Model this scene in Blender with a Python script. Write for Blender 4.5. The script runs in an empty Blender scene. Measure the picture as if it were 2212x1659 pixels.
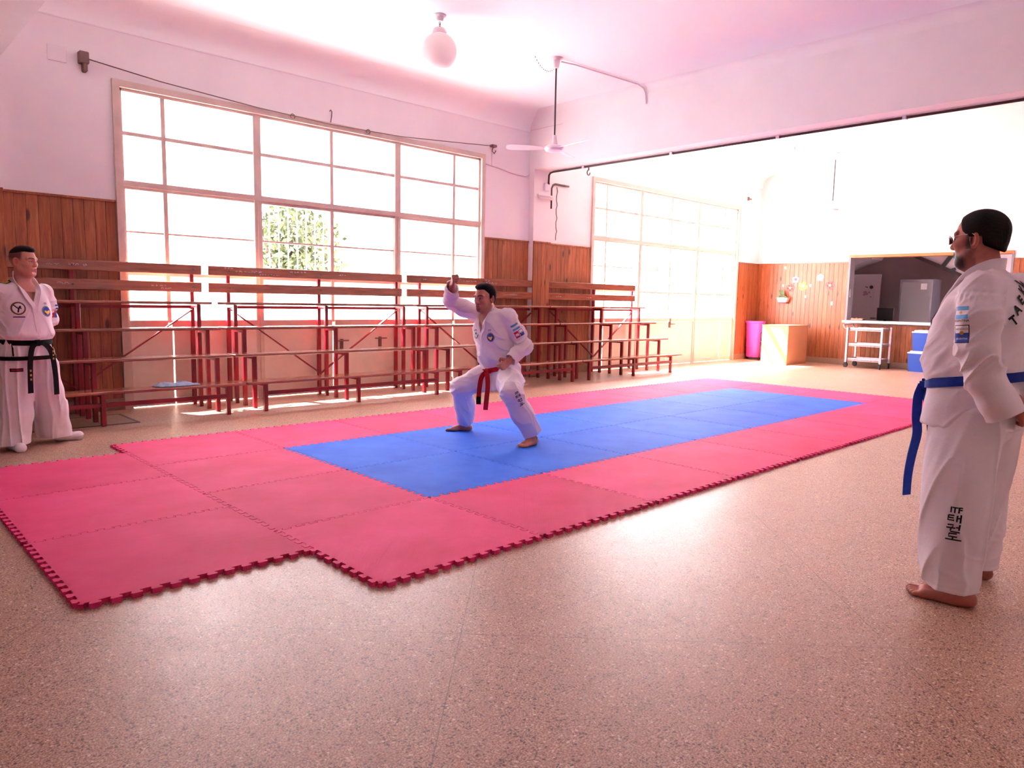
import bpy, bmesh, math, random
import numpy as np
from mathutils import Vector, Matrix
from mathutils.bvhtree import BVHTree
random.seed(7)
rng = np.random.default_rng(11)
C = bpy.context.scene.collection
sc = bpy.context.scene

# ------------------------------------------------------------------ camera
W, XF = 6.125, 14.91            # inner faces of window wall (y) and far wall (x)
CEIL, SOFF = 4.35, 3.44
cam_d = bpy.data.cameras.new('camera'); cam = bpy.data.objects.new('camera', cam_d); C.objects.link(cam)
r_, u_, f_ = Vector((.72163726, -.69199943, .01940239)), Vector((.0652096, .09585159, .99325736)), Vector((.68919328, .71550629, -.11429508))
m = Matrix((r_, u_, -f_)).transposed().to_4x4(); m.translation = (-1.7490, -2.6412, 1.2898)
cam.matrix_world = m
cam_d.sensor_width = 36; cam_d.lens = 1571.76 / 2212 * 36; cam_d.clip_start = .05; cam_d.clip_end = 300
sc.camera = cam
# ------------------------------------------------------------------ world, sun, exposure
wd = bpy.data.worlds.new('sky'); sc.world = wd; wd.use_nodes = True
bg = wd.node_tree.nodes['Background']; bg.inputs[0].default_value = (.94, .91, 1, 1); bg.inputs[1].default_value = 12.0
sun_d = bpy.data.lights.new('sun', 'SUN'); sun = bpy.data.objects.new('sun', sun_d); C.objects.link(sun)
sun_d.energy = 210; sun_d.color = (1, .96, .96); sun_d.angle = math.radians(2.0)
sun.rotation_euler = Vector((.4, -1, -1.52)).to_track_quat('-Z', 'Y').to_euler()
vs = sc.view_settings; vs.view_transform = 'Standard'; vs.look = 'None'; vs.gamma = 1; vs.use_curve_mapping = False
vs.exposure = 0.27
def portal(cx, cy, cz, sx, sz, ny):
    l = bpy.data.lights.new('portal', 'AREA'); l.shape = 'RECTANGLE'; l.size = sx; l.size_y = sz; l.cycles.is_portal = True
    o = bpy.data.objects.new('portal', l); C.objects.link(o); o.location = (cx, cy, cz)
    o.rotation_euler = Vector((0, ny, 0)).to_track_quat('-Z', 'Z').to_euler()
portal(3.35, W + .16, 2.2, 5.3, 2.6, -1); portal(11.26, W + .16, 2.2, 5.3, 2.6, -1)
sc.cycles.max_bounces = 10; sc.cycles.diffuse_bounces = 6; sc.cycles.transparent_max_bounces = 12
sc.cycles.sample_clamp_indirect = 8; sc.cycles.caustics_reflective = False; sc.cycles.caustics_refractive = False

# ------------------------------------------------------------------ helpers
def lin(c):
    return tuple((x / 255 / 12.92 if x / 255 <= .04045 else ((x / 255 + .055) / 1.055) ** 2.4) for x in c) + (1,)
class NT:
    def __init__(s, name):
        s.m = bpy.data.materials.new(name); s.m.use_nodes = True; s.t = s.m.node_tree; s.n = s.t.nodes
        s.b = s.n['Principled BSDF']
    def node(s, typ, **kw):
        n = s.n.new(typ)
        for k, v in kw.items():
            if k.startswith('i_'):
                n.inputs[int(k[2:]) if k[2:].isdigit() else k[2:].replace('_', ' ')].default_value = v
            else: setattr(n, k, v)
        return n
    def link(s, a, b): s.t.links.new(a, b)
    def mix(s, fac, a, b, typ='MIX'):
        n = s.n.new('ShaderNodeMix'); n.data_type = 'RGBA'; n.blend_type = typ
        for i, v in ((0, fac), (6, a), (7, b)):
            if hasattr(v, 'is_output'): s.link(v, n.inputs[i])
            else: n.inputs[i].default_value = v
        return n.outputs[2]
    def ramp(s, x, stops, interp='LINEAR'):
        n = s.n.new('ShaderNodeValToRGB'); n.color_ramp.interpolation = interp; e = n.color_ramp.elements
        while len(e) < len(stops): e.new(.5)
        for k, (p, c) in zip(e, stops): k.position = p; k.color = c if len(c) == 4 else tuple(c) + (1,)
        s.link(x, n.inputs[0]); return n.outputs[0]
    def coord(s, scale=(1, 1, 1), kind='Object', rnd=False, rot=(0, 0, 0)):
        tc = s.n.new('ShaderNodeTexCoord'); mp = s.n.new('ShaderNodeMapping'); mp.inputs['Scale'].default_value = scale; mp.inputs['Rotation'].default_value = rot
        s.link(tc.outputs[kind], mp.inputs[0])
        if rnd:
            oi = s.n.new('ShaderNodeObjectInfo'); vm = s.node('ShaderNodeVectorMath', operation='SCALE'); vm.inputs[0].default_value = (13.1, 7.7, 31.3)
            s.link(oi.outputs['Random'], vm.inputs['Scale']); s.link(vm.outputs[0], mp.inputs['Location'])
        return mp.outputs[0]
    def noise(s, co, scale=5, detail=3, rough=.5, dist=0):
        n = s.node('ShaderNodeTexNoise', i_Scale=scale, i_Detail=detail, i_Roughness=rough, i_Distortion=dist); s.link(co, n.inputs['Vector']); return n.outputs['Fac']
    def vor(s, co, scale, feature='F1', out='Distance', rand=1):
        n = s.node('ShaderNodeTexVoronoi', feature=feature, i_Scale=scale, i_Randomness=rand); s.link(co, n.inputs['Vector']); return n.outputs[out]
    def bump(s, h, strength=.2, dist=.01):
        n = s.node('ShaderNodeBump', i_Strength=strength, i_Distance=dist); s.link(h, n.inputs['Height']); s.link(n.outputs[0], s.b.inputs['Normal'])
    def set(s, rough=.5, metal=0, spec=.5, **kw):
        s.b.inputs['Roughness'].default_value = rough; s.b.inputs['Metallic'].default_value = metal; s.b.inputs['Specular IOR Level'].default_value = spec
        for k, v in kw.items(): s.b.inputs[k.replace('_', ' ')].default_value = v
        return s
    def col(s, c):
        if hasattr(c, 'is_output'): s.link(c, s.b.inputs['Base Color'])
        else: s.b.inputs['Base Color'].default_value = c
        return s
    def math(s, op, a, b=0.0):
        n = s.node('ShaderNodeMath', operation=op)
        for i, v in ((0, a), (1, b)):
            if hasattr(v, 'is_output'): s.link(v, n.inputs[i])
            else: n.inputs[i].default_value = v
        return n.outputs[0]
MAT = {}
def plain(name, c, rough=.5, metal=0, spec=.5, var=.12, nscale=9, bump=0):
    """one colour with a little cloudy wear"""
    t = NT(name); t.set(rough, metal, spec); co = t.coord((1, 1, 1))
    c = lin(c); d = tuple(x * (1 - var) for x in c[:3]) + (1,); e = tuple(min(1, x * (1 + var * .5)) for x in c[:3]) + (1,)
    n = t.noise(co, nscale, 4, .6)
    t.col(t.ramp(n, [(.3, d), (.7, e)]))
    if bump: t.bump(t.noise(co, nscale * 8, 3), bump, .004)
    MAT[name] = t.m; return t.m

class MB:
    """collects boxes, bars, tubes, lathes; build() links them as ONE mesh object"""
    def __init__(s): s.v = []; s.f = []
    def add(s, vs_, fs): 
        o = len(s.v); s.v += [tuple(v) for v in vs_]; s.f += [tuple(i + o for i in f) for f in fs]; return s
    def box(s, x0, x1, y0, y1, z0, z1, ch=0):
        if ch:
            bm = bmesh.new(); bmesh.ops.create_cube(bm, size=1)
            for v in bm.verts: v.co = ((x0 + x1) / 2 + v.co.x * (x1 - x0), (y0 + y1) / 2 + v.co.y * (y1 - y0), (z0 + z1) / 2 + v.co.z * (z1 - z0))
            bmesh.ops.bevel(bm, geom=bm.edges[:], offset=ch, segments=1, affect='EDGES'); s.bm(bm); return s
        p = [(x, y, z) for z in (z0, z1) for y in (y0, y1) for x in (x0, x1)]
        return s.add(p, [(0, 2, 3, 1), (4, 5, 7, 6), (0, 1, 5, 4), (2, 6, 7, 3), (0, 4, 6, 2), (1, 3, 7, 5)])
    def bm(s, bm):
        bm.verts.index_update(); s.add([v.co[:] for v in bm.verts], [[v.index for v in f.verts] for f in bm.faces]); bm.free(); return s
    def tube(s, pts, r, n=8, caps=True):
        pts = [Vector(p) for p in pts]; rs = r if isinstance(r, (list, tuple)) else [r] * len(pts)
        rings = []; a = None
        for i, p in enumerate(pts):
            d = (pts[min(i + 1, len(pts) - 1)] - pts[max(i - 1, 0)]).normalized()
            if a is None: a = d.orthogonal().normalized()
            a = (a - d * a.dot(d)).normalized(); b = d.cross(a)
            rings.append([p + (a * math.cos(t) + b * math.sin(t)) * rs[i] for t in [2 * math.pi * k / n for k in range(n)]])
        vs_ = [v for r2 in rings for v in r2]; fs = []
        for i in range(len(pts) - 1):
            for k in range(n): fs.append((i * n + k, i * n + (k + 1) % n, (i + 1) * n + (k + 1) % n, (i + 1) * n + k))
        if caps: fs += [tuple(reversed(range(n))), tuple((len(pts) - 1) * n + k for k in range(n))]
        return s.add(vs_, fs)
    def bar(s, a, b, w, h, up=(0, 0, 1)):
        """rectangular bar from a to b, w sideways, h along up"""
        a, b, up = Vector(a), Vector(b), Vector(up); d = (b - a).normalized(); sd = d.cross(up).normalized() * w / 2; uu = sd.cross(d).normalized() * h / 2
        p = [q + i * sd + j * uu for q in (a, b) for i, j in ((-1, -1), (1, -1), (1, 1), (-1, 1))]
        return s.add(p, [(0, 1, 2, 3), (7, 6, 5, 4), (0, 4, 5, 1), (1, 5, 6, 2), (2, 6, 7, 3), (3, 7, 4, 0)])
    def lathe(s, prof, c=(0, 0, 0), n=20):
        vs_ = []; fs = []
        for r, z in prof:
            for k in range(n): t = 2 * math.pi * k / n; vs_.append((c[0] + r * math.cos(t), c[1] + r * math.sin(t), c[2] + z))
        for i in range(len(prof) - 1):
            for k in range(n): fs.append((i * n + k, i * n + (k + 1) % n, (i + 1) * n + (k + 1) % n, (i + 1) * n + k))
        if prof[0][0] > 1e-6: fs.append(tuple(reversed(range(n))))
        if prof[-1][0] > 1e-6: fs.append(tuple((len(prof) - 1) * n + k for k in range(n)))
        return s.add(vs_, fs)
    def prism(s, poly, a, ext):
        """polygon poly (list of 3d pts) extruded by vector ext"""
        n = len(poly); ext = Vector(ext); p = [Vector(q) for q in poly]
        return s.add(p + [q + ext for q in p], [tuple(reversed(range(n))), tuple(range(n, 2 * n))] + [(i, (i + 1) % n, n + (i + 1) % n, n + i) for i in range(n)])
    def mesh(s, name, mat, smooth=False, off=(0, 0, 0)):
        me = bpy.data.meshes.new(name); me.from_pydata([(v[0] - off[0], v[1] - off[1], v[2] - off[2]) for v in s.v], [], s.f); me.update()
        bm = bmesh.new(); bm.from_mesh(me); bmesh.ops.recalc_face_normals(bm, faces=bm.faces[:]); bm.to_mesh(me); bm.free()
        if mat: me.materials.append(MAT[mat] if isinstance(mat, str) else mat)
        if smooth is True: me.shade_smooth()
        elif smooth: me.shade_smooth(); me.set_sharp_from_angle(angle=math.radians(smooth))
        return me
    def build(s, name, mat, parent=None, smooth=False, label=None, world=True):
        """world: shape given in world coordinates; its origin goes to the parent's place"""
        off = (0, 0, 0); p = parent
        while p is not None and world: off = tuple(a + b for a, b in zip(off, p.location)); p = p.parent
        if parent is None and world and s.v:
            a = np.array(s.v); off = tuple((a.min(0) + a.max(0)) / 2 * (1, 1, 0) + a.min(0) * (0, 0, 1)); off = tuple(map(float, off))
        o = bpy.data.objects.new(name, s.mesh(name, mat, smooth, off)); C.objects.link(o); o.parent = parent
        if parent is None and world: o.location = off
        if label: o['label'] = label
        return o
def tag(o, label, cat, group=None, kind=None):
    o['label'] = label; o['category'] = cat
    if group: o['group'] = group
    if kind: o['kind'] = kind
    return o
def thing(name, label, cat, loc=(0, 0, 0), rz=0, group=None):
    o = bpy.data.objects.new(name, None); C.objects.link(o); o.location = loc; o.rotation_euler = (0, 0, rz); o.empty_display_size = .1
    return tag(o, label, cat, group)
def struct(o): o['kind'] = 'structure'; return o
def copy_tree(o, parent=None):
    c = o.copy(); C.objects.link(c); c.parent = parent
    for ch in o.children: copy_tree(ch, c)
    return c

# ------------------------------------------------------------------ materials
t = NT('plaster'); t.set(.75, 0, .2); co = t.coord()
t.col(t.ramp(t.noise(co, 1.3, 5, .6), [(.25, lin((234, 229, 231))), (.75, lin((243, 239, 241)))])); t.bump(t.noise(co, 30, 4), .08, .003); MAT['plaster'] = t.m
t = NT('ceiling_paint'); t.set(.8, 0, .2); co = t.coord()
t.col(t.ramp(t.noise(co, .8, 5, .6), [(.25, lin((246, 248, 248))), (.75, lin((252, 254, 254)))])); t.bump(t.noise(co, 22, 4), .06, .003); MAT['ceiling_paint'] = t.m
# terrazzo: fine matrix, light and dark chips, hairline joints of a turned panel grid
t = NT('terrazzo'); t.set(.3, 0, .42); co = t.coord()
base = t.ramp(t.noise(co, .5, 5, .65), [(.3, lin((202, 160, 140))), (.7, lin((220, 180, 162)))])
fine = t.noise(co, 160, 2, .7)
base = t.mix(t.ramp(fine, [(.42, (1, 1, 1)), (.6, (0, 0, 0))]), base, lin((140, 98, 72)))
nz = t.node('ShaderNodeTexNoise', i_Scale=55.0, i_Detail=2.0); t.link(co, nz.inputs['Vector']); vm = t.node('ShaderNodeVectorMath', operation='SCALE'); vm.inputs['Scale'].default_value = .02; t.link(nz.outputs['Color'], vm.inputs[0]); va = t.node('ShaderNodeVectorMath', operation='ADD'); t.link(co, va.inputs[0]); t.link(vm.outputs[0], va.inputs[1]); cw = va.outputs[0]
v1 = t.vor(cw, 85); c1 = t.vor(cw, 85, out='Color')
sep = t.node('ShaderNodeSeparateColor'); t.link(c1, sep.inputs[0])
chip = t.math('MULTIPLY', t.ramp(v1, [(.3, (1, 1, 1)), (.45, (0, 0, 0))]), t.math('LESS_THAN', sep.outputs[0], .6))
chipc = t.ramp(sep.outputs[1], [(0, lin((84, 52, 46))), (.3, lin((112, 74, 58))), (.55, lin((206, 170, 142))), (.85, lin((226, 200, 180)))], 'CONSTANT')
base = t.mix(chip, base, chipc)
v2 = t.vor(cw, 45); c2 = t.vor(cw, 45, out='Color'); s2 = t.node('ShaderNodeSeparateColor'); t.link(c2, s2.inputs[0])
big = t.math('MULTIPLY', t.ramp(v2, [(.16, (1, 1, 1)), (.22, (0, 0, 0))]), t.math('LESS_THAN', s2.outputs[0], .10))
base = t.mix(big, base, t.ramp(s2.outputs[2], [(0, lin((82, 56, 52))), (.5, lin((236, 212, 200)))], 'CONSTANT'))
rotc = t.coord((1, 1, 1), rot=(0, 0, math.radians(45.6))); sx = t.node('ShaderNodeSeparateXYZ'); t.link(rotc, sx.inputs[0])
def jline(o, per, ph): 
    f = t.math('FRACT', t.math('ADD', t.math('DIVIDE', o, per), ph)); return t.math('LESS_THAN', t.math('ABSOLUTE', t.math('SUBTRACT', f, .5)), .0016 / per)
j = t.math('MAXIMUM', jline(sx.outputs[0], 1.65, .09), jline(sx.outputs[1], 1.65, .2))
base = t.mix(t.math('MULTIPLY', j, .75), base, lin((84, 58, 52)))
t.col(base)
t.link(t.ramp(t.noise(co, 5, 3, .6), [(.2, (.36,) * 3), (.8, (.43,) * 3)]), t.b.inputs['Roughness'])
t.bump(t.noise(co, 40, 2, .6), .03, .002); MAT['terrazzo'] = t.m
# varnished pine tongue and groove
def wood(name, c0, c1, c2, knots=True, rough=.35, axis=2, spec=.4):
    t = NT(name); t.set(rough, 0, spec)
    s = [14, 14, 14]; s[axis] = 1.1; co = t.coord(tuple(s), rnd=True)
    g = t.noise(co, 1.6, 5, .6, 1.2)
    base = t.ramp(g, [(.25, lin(c0)), (.5, lin(c1)), (.75, lin(c2))])
    oi = t.n.new('ShaderNodeObjectInfo')
    base = t.mix(.8, base, t.ramp(oi.outputs['Random'], [(0, (.72, .66, .62)), (1, (1.12, 1.08, 1.05))]), 'MULTIPLY')
    if knots:
        ks = [7, 7, 7]; ks[axis] = 2.6; ck = t.coord(tuple(ks), rnd=True); kv = t.vor(ck, 1.0); kc = t.vor(ck, 1.0, out='Color'); sp = t.node('ShaderNodeSeparateColor'); t.link(kc, sp.inputs[0])
        k = t.math('MULTIPLY', t.ramp(kv, [(.1, (1, 1, 1)), (.2, (0, 0, 0))]), t.math('LESS_THAN', sp.outputs[0], .6))
        base = t.mix(k, base, lin((70, 28, 18)))
    t.col(base); t.bump(t.noise(co, 5, 3), .08, .003); MAT[name] = t.m
wood('pine', (112, 54, 34), (150, 84, 52), (176, 110, 74))
wood('bench_wood', (108, 56, 42), (140, 78, 58), (160, 98, 76), knots=False, rough=.2, axis=0, spec=.7)
wood('frame_wood', (160, 92, 50), (190, 120, 70), (205, 140, 90), knots=False, axis=1)
plain('window_paint', (208, 188, 176), .5, var=.1)
plain('door_paint', (226, 214, 200), .5, var=.1, nscale=3)
t = NT('red_enamel'); t.set(.35, 0, .5); co = t.coord(rnd=True)
t.col(t.mix(t.ramp(t.noise(co, 14, 4, .7), [(.62, (0, 0, 0)), (.72, (1, 1, 1))]), t.ramp(t.noise(co, 3, 3), [(.3, lin((104, 6, 20))), (.7, lin((146, 12, 32)))]), lin((96, 22, 28)))); MAT['red_enamel'] = t.m
def foam(name, c, c2):
    t = NT(name); t.set(.68, 0, .15); co = t.coord(rnd=True)
    n = t.noise(co, 2.2, 5, .6); b = t.ramp(n, [(.3, lin(c)), (.7, lin(c2))])
    oi = t.n.new('ShaderNodeObjectInfo'); b = t.mix(1, b, t.ramp(oi.outputs['Random'], [(0, (.88, .84, .84)), (1, (1.06, 1.1, 1.12))]), 'MULTIPLY')
    t.col(b)
    w1 = t.node('ShaderNodeTexWave', i_Scale=38.0, i_Distortion=0.0); w1.bands_direction = 'X'; w2 = t.node('ShaderNodeTexWave', i_Scale=38.0); w2.bands_direction = 'Y'
    cr = t.coord(rot=(0, 0, .78)); cr.node.inputs['Location'].default_value = (20, 20, 0); t.link(cr, w1.inputs[0]); t.link(cr, w2.inputs[0])
    t.bump(t.math('ADD', t.math('MULTIPLY', w1.outputs['Fac'], w2.outputs['Fac']), t.math('MULTIPLY', t.noise(co, 5, 3), 2)), .3, .003); MAT[name] = t.m
foam('foam_red', (206, 44, 98), (222, 62, 120)); foam('foam_blue', (26, 88, 206), (46, 110, 222))
t = NT('clear_glass'); o = t.n['Material Output']
tr = t.node('ShaderNodeBsdfTransparent'); gl = t.node('ShaderNodeBsdfGlossy', i_Roughness=.02); fr = t.node('ShaderNodeFresnel', i_IOR=1.3); mx = t.n.new('ShaderNodeMixShader')
t.link(fr.outputs[0], mx.inputs[0]); t.link(tr.outputs[0], mx.inputs[1]); t.link(gl.outputs[0], mx.inputs[2]); t.link(mx.outputs[0], o.inputs[0]); tr.inputs[0].default_value = (.96, .97, .97, 1); MAT['clear_glass'] = t.m
def dirty(name, f):
    t = NT(name); o = t.n['Material Output']; tr = t.node('ShaderNodeBsdfTransparent'); tl = t.node('ShaderNodeBsdfTranslucent'); tl.inputs[0].default_value = (.95, .95, .97, 1); mx = t.n.new('ShaderNodeMixShader')
    co = t.coord(); t.link(t.ramp(t.noise(co, 3, 5, .6), [(.3, (f * .8,) * 3), (.7, (f * 1.2,) * 3)]), mx.inputs[0]); t.link(tr.outputs[0], mx.inputs[1]); t.link(tl.outputs[0], mx.inputs[2]); t.link(mx.outputs[0], o.inputs[0]); MAT[name] = t.m
dirty('dusty_glass', .22); dirty('frosted_glass', .5)
plain('stone_base', (150, 118, 98), .5, var=.35, nscale=60)
plain('dark_metal', (70, 52, 58), .45, .3); plain('brown_metal', (112, 84, 78), .6); plain('white_enamel', (228, 214, 222), .4, var=.04); plain('white_plastic', (236, 228, 236), .4, var=.04)
plain('black_plastic', (22, 18, 22), .4); t = NT('opal_glass'); t.set(.35, 0, .4); t.col(lin((242, 230, 230))); o = t.n['Material Output']; tl = t.node('ShaderNodeBsdfTranslucent'); tl.inputs[0].default_value = (.9, .84, .84, 1); mx = t.n.new('ShaderNodeMixShader'); mx.inputs[0].default_value = .45; t.link(t.b.outputs[0], mx.inputs[1]); t.link(tl.outputs[0], mx.inputs[2]); t.link(mx.outputs[0], o.inputs[0]); MAT['opal_glass'] = t.m; plain('cream_pipe', (226, 200, 210), .5)
plain('concrete', (226, 224, 222), .9, var=.15, nscale=2); plain('outer_wall', (232, 200, 182), .9, var=.1, nscale=2)

# ------------------------------------------------------------------ structure
X0, Y0 = -7.5, -7.0
def wall_with_holes(name, axis, pos, thick, lo, hi, z1, holes, mat='plaster'):
    """wall plane with rectangular openings; axis 'y' = plane of constant y"""
    b = MB()
    cuts = sorted({lo, hi} | {h[0] for h in holes} | {h[1] for h in holes})
    for a, c in zip(cuts, cuts[1:]):
        hs = [h for h in holes if h[0] <= a and h[1] >= c]; zs = [0]
        for h in sorted(hs, key=lambda h: h[2]): zs += [h[2], h[3]]
        zs.append(z1)
        for k in range(0, len(zs), 2):
            if zs[k + 1] - zs[k] > 1e-4:
                if axis == 'y': b.box(a, c, min(pos, pos + thick), max(pos, pos + thick), zs[k], zs[k + 1])
                else: b.box(min(pos, pos + thick), max(pos, pos + thick), a, c, zs[k], zs[k + 1])
    return struct(b.build(name, mat))
WIN = [(.706, 6.0), (8.612, 13.9)]; WT, WTR, WS = 3.54, 2.484, .955
floor = struct(MB().box(X0, XF + .25, Y0 - .3, W + .2, -.2, 0).build('floor', 'terrazzo'))
ceil_ = struct(MB().box(X0, XF, Y0, W, CEIL, CEIL + .2).build('ceiling', 'ceiling_paint'))
wall_with_holes('wall_back', 'y', W, .2, X0, XF + .25, CEIL + .2, [(a, b, 0, WT) for a, b in WIN])
wall_with_holes('wall_front', 'y', Y0, -.2, X0, XF, CEIL + .2, [])
wall_with_holes('wall_left', 'x', X0, -.2, Y0 - .2, W + .2, CEIL + .2, [])
OP = (.9, 3.975, .94, 2.41)
wall_with_holes('wall_right', 'x', XF, .22, Y0 - .2, W + .2, CEIL + .2, [OP])
# coved cornices along the window wall and the beams, beams with piers
def cove(name, x0, x1):
    b = MB(); n = 8; poly = [(x0, W, CEIL), (x0, W, CEIL - .3)] + [(x0, W - .3 + .3 * math.cos(a), CEIL - .3 + .3 * math.sin(a)) for a in [math.pi / 2 * k / n for k in range(1, n)]] + [(x0, W - .3, CEIL)]
    b.prism(poly, None, (x1 - x0, 0, 0)); return struct(b.build(name, 'ceiling_paint', smooth=40))
cove('trim_1', -.33, 7.0); cove('trim_2', 7.4, XF); cove('trim_3', X0, -.73)
for i, x in enumerate((-.73, 7.0)):
    b = MB(); r = .12; n = 6
    b.box(x, x + .4, Y0, W, SOFF, CEIL)
    for sx_, s in ((x, -1), (x + .4, 1)):   # small cove where the beam meets the ceiling
        poly = [(sx_, Y0, CEIL), (sx_, Y0, CEIL - r)] + [(sx_ + s * (r - r * math.cos(a)), Y0, CEIL - r + r * math.sin(a)) for a in [math.pi / 2 * k / n for k in range(1, n)]] + [(sx_ + s * r, Y0, CEIL)]
        b.prism(poly, None, (0, W - Y0, 0))
    struct(b.build('beam', 'plaster', smooth=35))
    struct(MB().box(x, x + .4, W - .12, W, 0, SOFF).build('pillar', 'plaster'))
# far wall cornice crack line and picture rails: thin raised plaster joints
for i, (x0, x1) in enumerate(((-.33, 7.0), (7.4, XF))):
    struct(MB().box(x0, x1, W - .006, W, 4.035, 4.04).build('trim_%d' % (4 + i), 'plaster'))
# outside: yard, unseen canopies added to shade upper panes, building across the yard
struct(MB().box(-30, 45, W + .2, 45, -.25, -.05).build('ground', 'concrete'))
struct(MB().box(-1, 7.2, W + .2, W + 1.42, 4.0, 4.12).build('added_sun_canopy', 'concrete'))
struct(MB().box(7.2, 15.5, W + .2, W + .62, 4.0, 4.12).build('added_sun_canopy', 'concrete'))
# stone baseboards
bs = MB()
for x0, x1 in ((X0, -.73), (-.33, .706), (6.0, 7.0), (7.4, 8.612), (13.9, XF)): bs.box(x0, x1, W - .035, W, 0, .13)
for x in (-.73, 7.0): bs.box(x - .03, x + .43, W - .15, W - .12, 0, .13)
struct(bs.build('baseboard_back', 'stone_base')); struct(MB().box(XF - .035, XF, Y0, W - .035, 0, .13).build('baseboard_right', 'stone_base'))

# wainscot of vertical boards: every board an object
PH = 2.255
plank_me = {}
def plank_mesh(w, h, ax):
    k = (round(w, 3), round(h, 2), ax)
    if k not in plank_me:
        b = MB(); d = .018; c = .003
        poly = [(0, 0), (0, d - c), (c, d), (w - .0012 - c, d), (w - .0012, d - c), (w - .0012, 0)]
        pts = [(p, -q, 0) for p, q in poly] if ax == 'x' else [(-q, p, 0) for p, q in poly]
        b.prism(pts, None, (0, 0, h)); plank_me[k] = b.mesh('plank', 'pine')
    return plank_me[k]
ntrim = [6]
def wainscot(ax, pos, lo, hi, z0, z1, w0=.1):
    par = bpy.data.objects.new('trim_%d' % ntrim[0], None); ntrim[0] += 1; C.objects.link(par); struct(par)
    par.location = (lo, pos, 0) if ax == 'x' else (pos, lo, 0)
    n = max(1, round((hi - lo) / w0)); w = (hi - lo) / n
    for i in range(n):
        o = bpy.data.objects.new('plank', plank_mesh(w, z1 - z0, ax)); C.objects.link(o); o.parent = par
        o.location = (i * w, 0, z0) if ax == 'x' else (0, i * w, z0)
    b = MB()      # capping strip
    if ax == 'x': b.box(lo, hi, pos - .032, pos, z1, z1 + .022)
    else: b.box(pos - .032, pos, lo, hi, z1, z1 + .022)
    b.build('capping', 'pine', par)
wainscot('x', W, -.33, .70, .13, PH); wainscot('x', W, -3.2, -.73, .13, PH)
wainscot('x', W - .12, -.73, -.33, .13, PH, .1)
wainscot('x', W, 6.0, 7.0, .13, PH); wainscot('x', W - .12, 7.0, 7.4, .13, PH); wainscot('x', W, 7.4, 8.61, .13, PH); wainscot('x', W, 13.9, XF, .13, PH)
wainscot('y', XF, 3.98, W, .13, PH); wainscot('y', XF, .9, 3.98, .13, .9); wainscot('y', XF, -3.2, .89, .13, PH)
# ------------------------------------------------------------------ windows with folding leaves
def window(n, x0, x1, cols, clear, doors):
    root = bpy.data.objects.new('window_%d' % n, None); C.objects.link(root); root.location = (x0, W, 0); struct(root)
    P = root; y0, y1 = W - .02, W + .1
    b = MB(); fw = .07
    b.box(x0, x0 + fw, y0 - .015, y1, 0, WT); b.box(x1 - fw, x1, y0 - .015, y1, 0, WT); b.box(x0 + fw, x1 - fw, y0 - .015, y1, WT - fw, WT)
    b.box(x0 + fw, x0 + fw + .03, W + .01, y1, 0, WT - fw); b.box(x1 - fw - .03, x1 - fw, W + .01, y1, 0, WT - fw); b.box(x0 + fw, x1 - fw, W + .01, y1, WT - fw - .03, WT - fw)
    b.build('outer_frame', 'window_paint', P)
    xs = [x0 + fw + .03] + [x0 + c for c, w in cols] + [x1 - fw - .03]; ws = [0] + [w for c, w in cols] + [0]
    for c, w in cols:
        thick = w > .05
        mb = MB().box(x0 + c - w / 2, x0 + c + w / 2, W + (.0 if thick else .02), y1, 0 if thick else WS, WT - fw)
        if thick: mb.box(x0 + c - .006, x0 + c + .006, W - .012, W, .05, WTR - .05)
        mb.build('mullion', 'window_paint', P)
    b = MB().box(x0 + fw, x1 - fw, W - .008, y1 - .004, WTR - .04, WTR + .02); b.box(x0 + fw, x1 - fw, W + .015, y1, WTR - .07, WTR - .04); b.build('transom', 'window_paint', P)
    zs = [WS + .02, 1.5, 1.96, WTR - .06, 3.005, WT - fw - .03]
    bars = [(WS - .05, WS + .03, .0), (1.485, 1.52, .03), (1.95, 1.97, .04), None, (2.985, 3.025, .02)]
    for q in bars:
        if q: 
            for a, c, wa, wc in zip(xs, xs[1:], ws, ws[1:]): MB().box(a + wa / 2, c - wc / 2, W + q[2], y1, q[0], q[1]).build('glazing_bar', 'window_paint', P)
    for ci in range(len(xs) - 1):
        for zi in range(5):
            a, c = xs[ci] + ws[ci] / 2 + .002, xs[ci + 1] - ws[ci + 1] / 2 - .002
            z0, z1 = zs[zi] + .012, zs[zi + 1] - .012
            MB().box(a, c, W + .058, W + .064, z0, z1).build('pane', clear(ci, zi), P)
    # sheet steel lower panels, joints between the leaves
    for a, c in doors:
        MB().box(x0 + a + .004, x0 + c - .004, W + .02, W + .06, .012, WS - .055, .004).build('door_panel', 'door_paint', P)
        MB().box(x0 + a + .004, x0 + c - .004, W + .004, W + .02, .012, .09).build('kick_rail', 'door_paint', P)
    return root
COLS = [(.52, .045), (1.60, .095), (2.63, .045), (3.67, .095), (4.71, .045)]
DOORS = [(.1, .555), (.56, 1.552), (1.648, 2.63), (2.632, 3.62), (3.72, 4.71), (4.715, 5.2)]
def clear1(c, z):
    if c in (2, 3) and z in (1, 2): return 'clear_glass'
    if z <= 1: return 'dusty_glass'
    return 'dusty_glass' if (z == 2 and c in (3, 4)) else 'frosted_glass'
w1 = window(1, *WIN[0], COLS, clear1, DOORS)
w2 = window(2, *WIN[1], [(.47, .045), (1.53, .095), (2.6, .045), (3.6, .095), (4.7, .045)], lambda c, z: 'dusty_glass' if z < 4 else 'frosted_glass', [(.1, .46), (.465, 1.48), (1.58, 2.6), (2.602, 3.55), (3.65, 4.69), (4.695, 5.18)])
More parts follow.
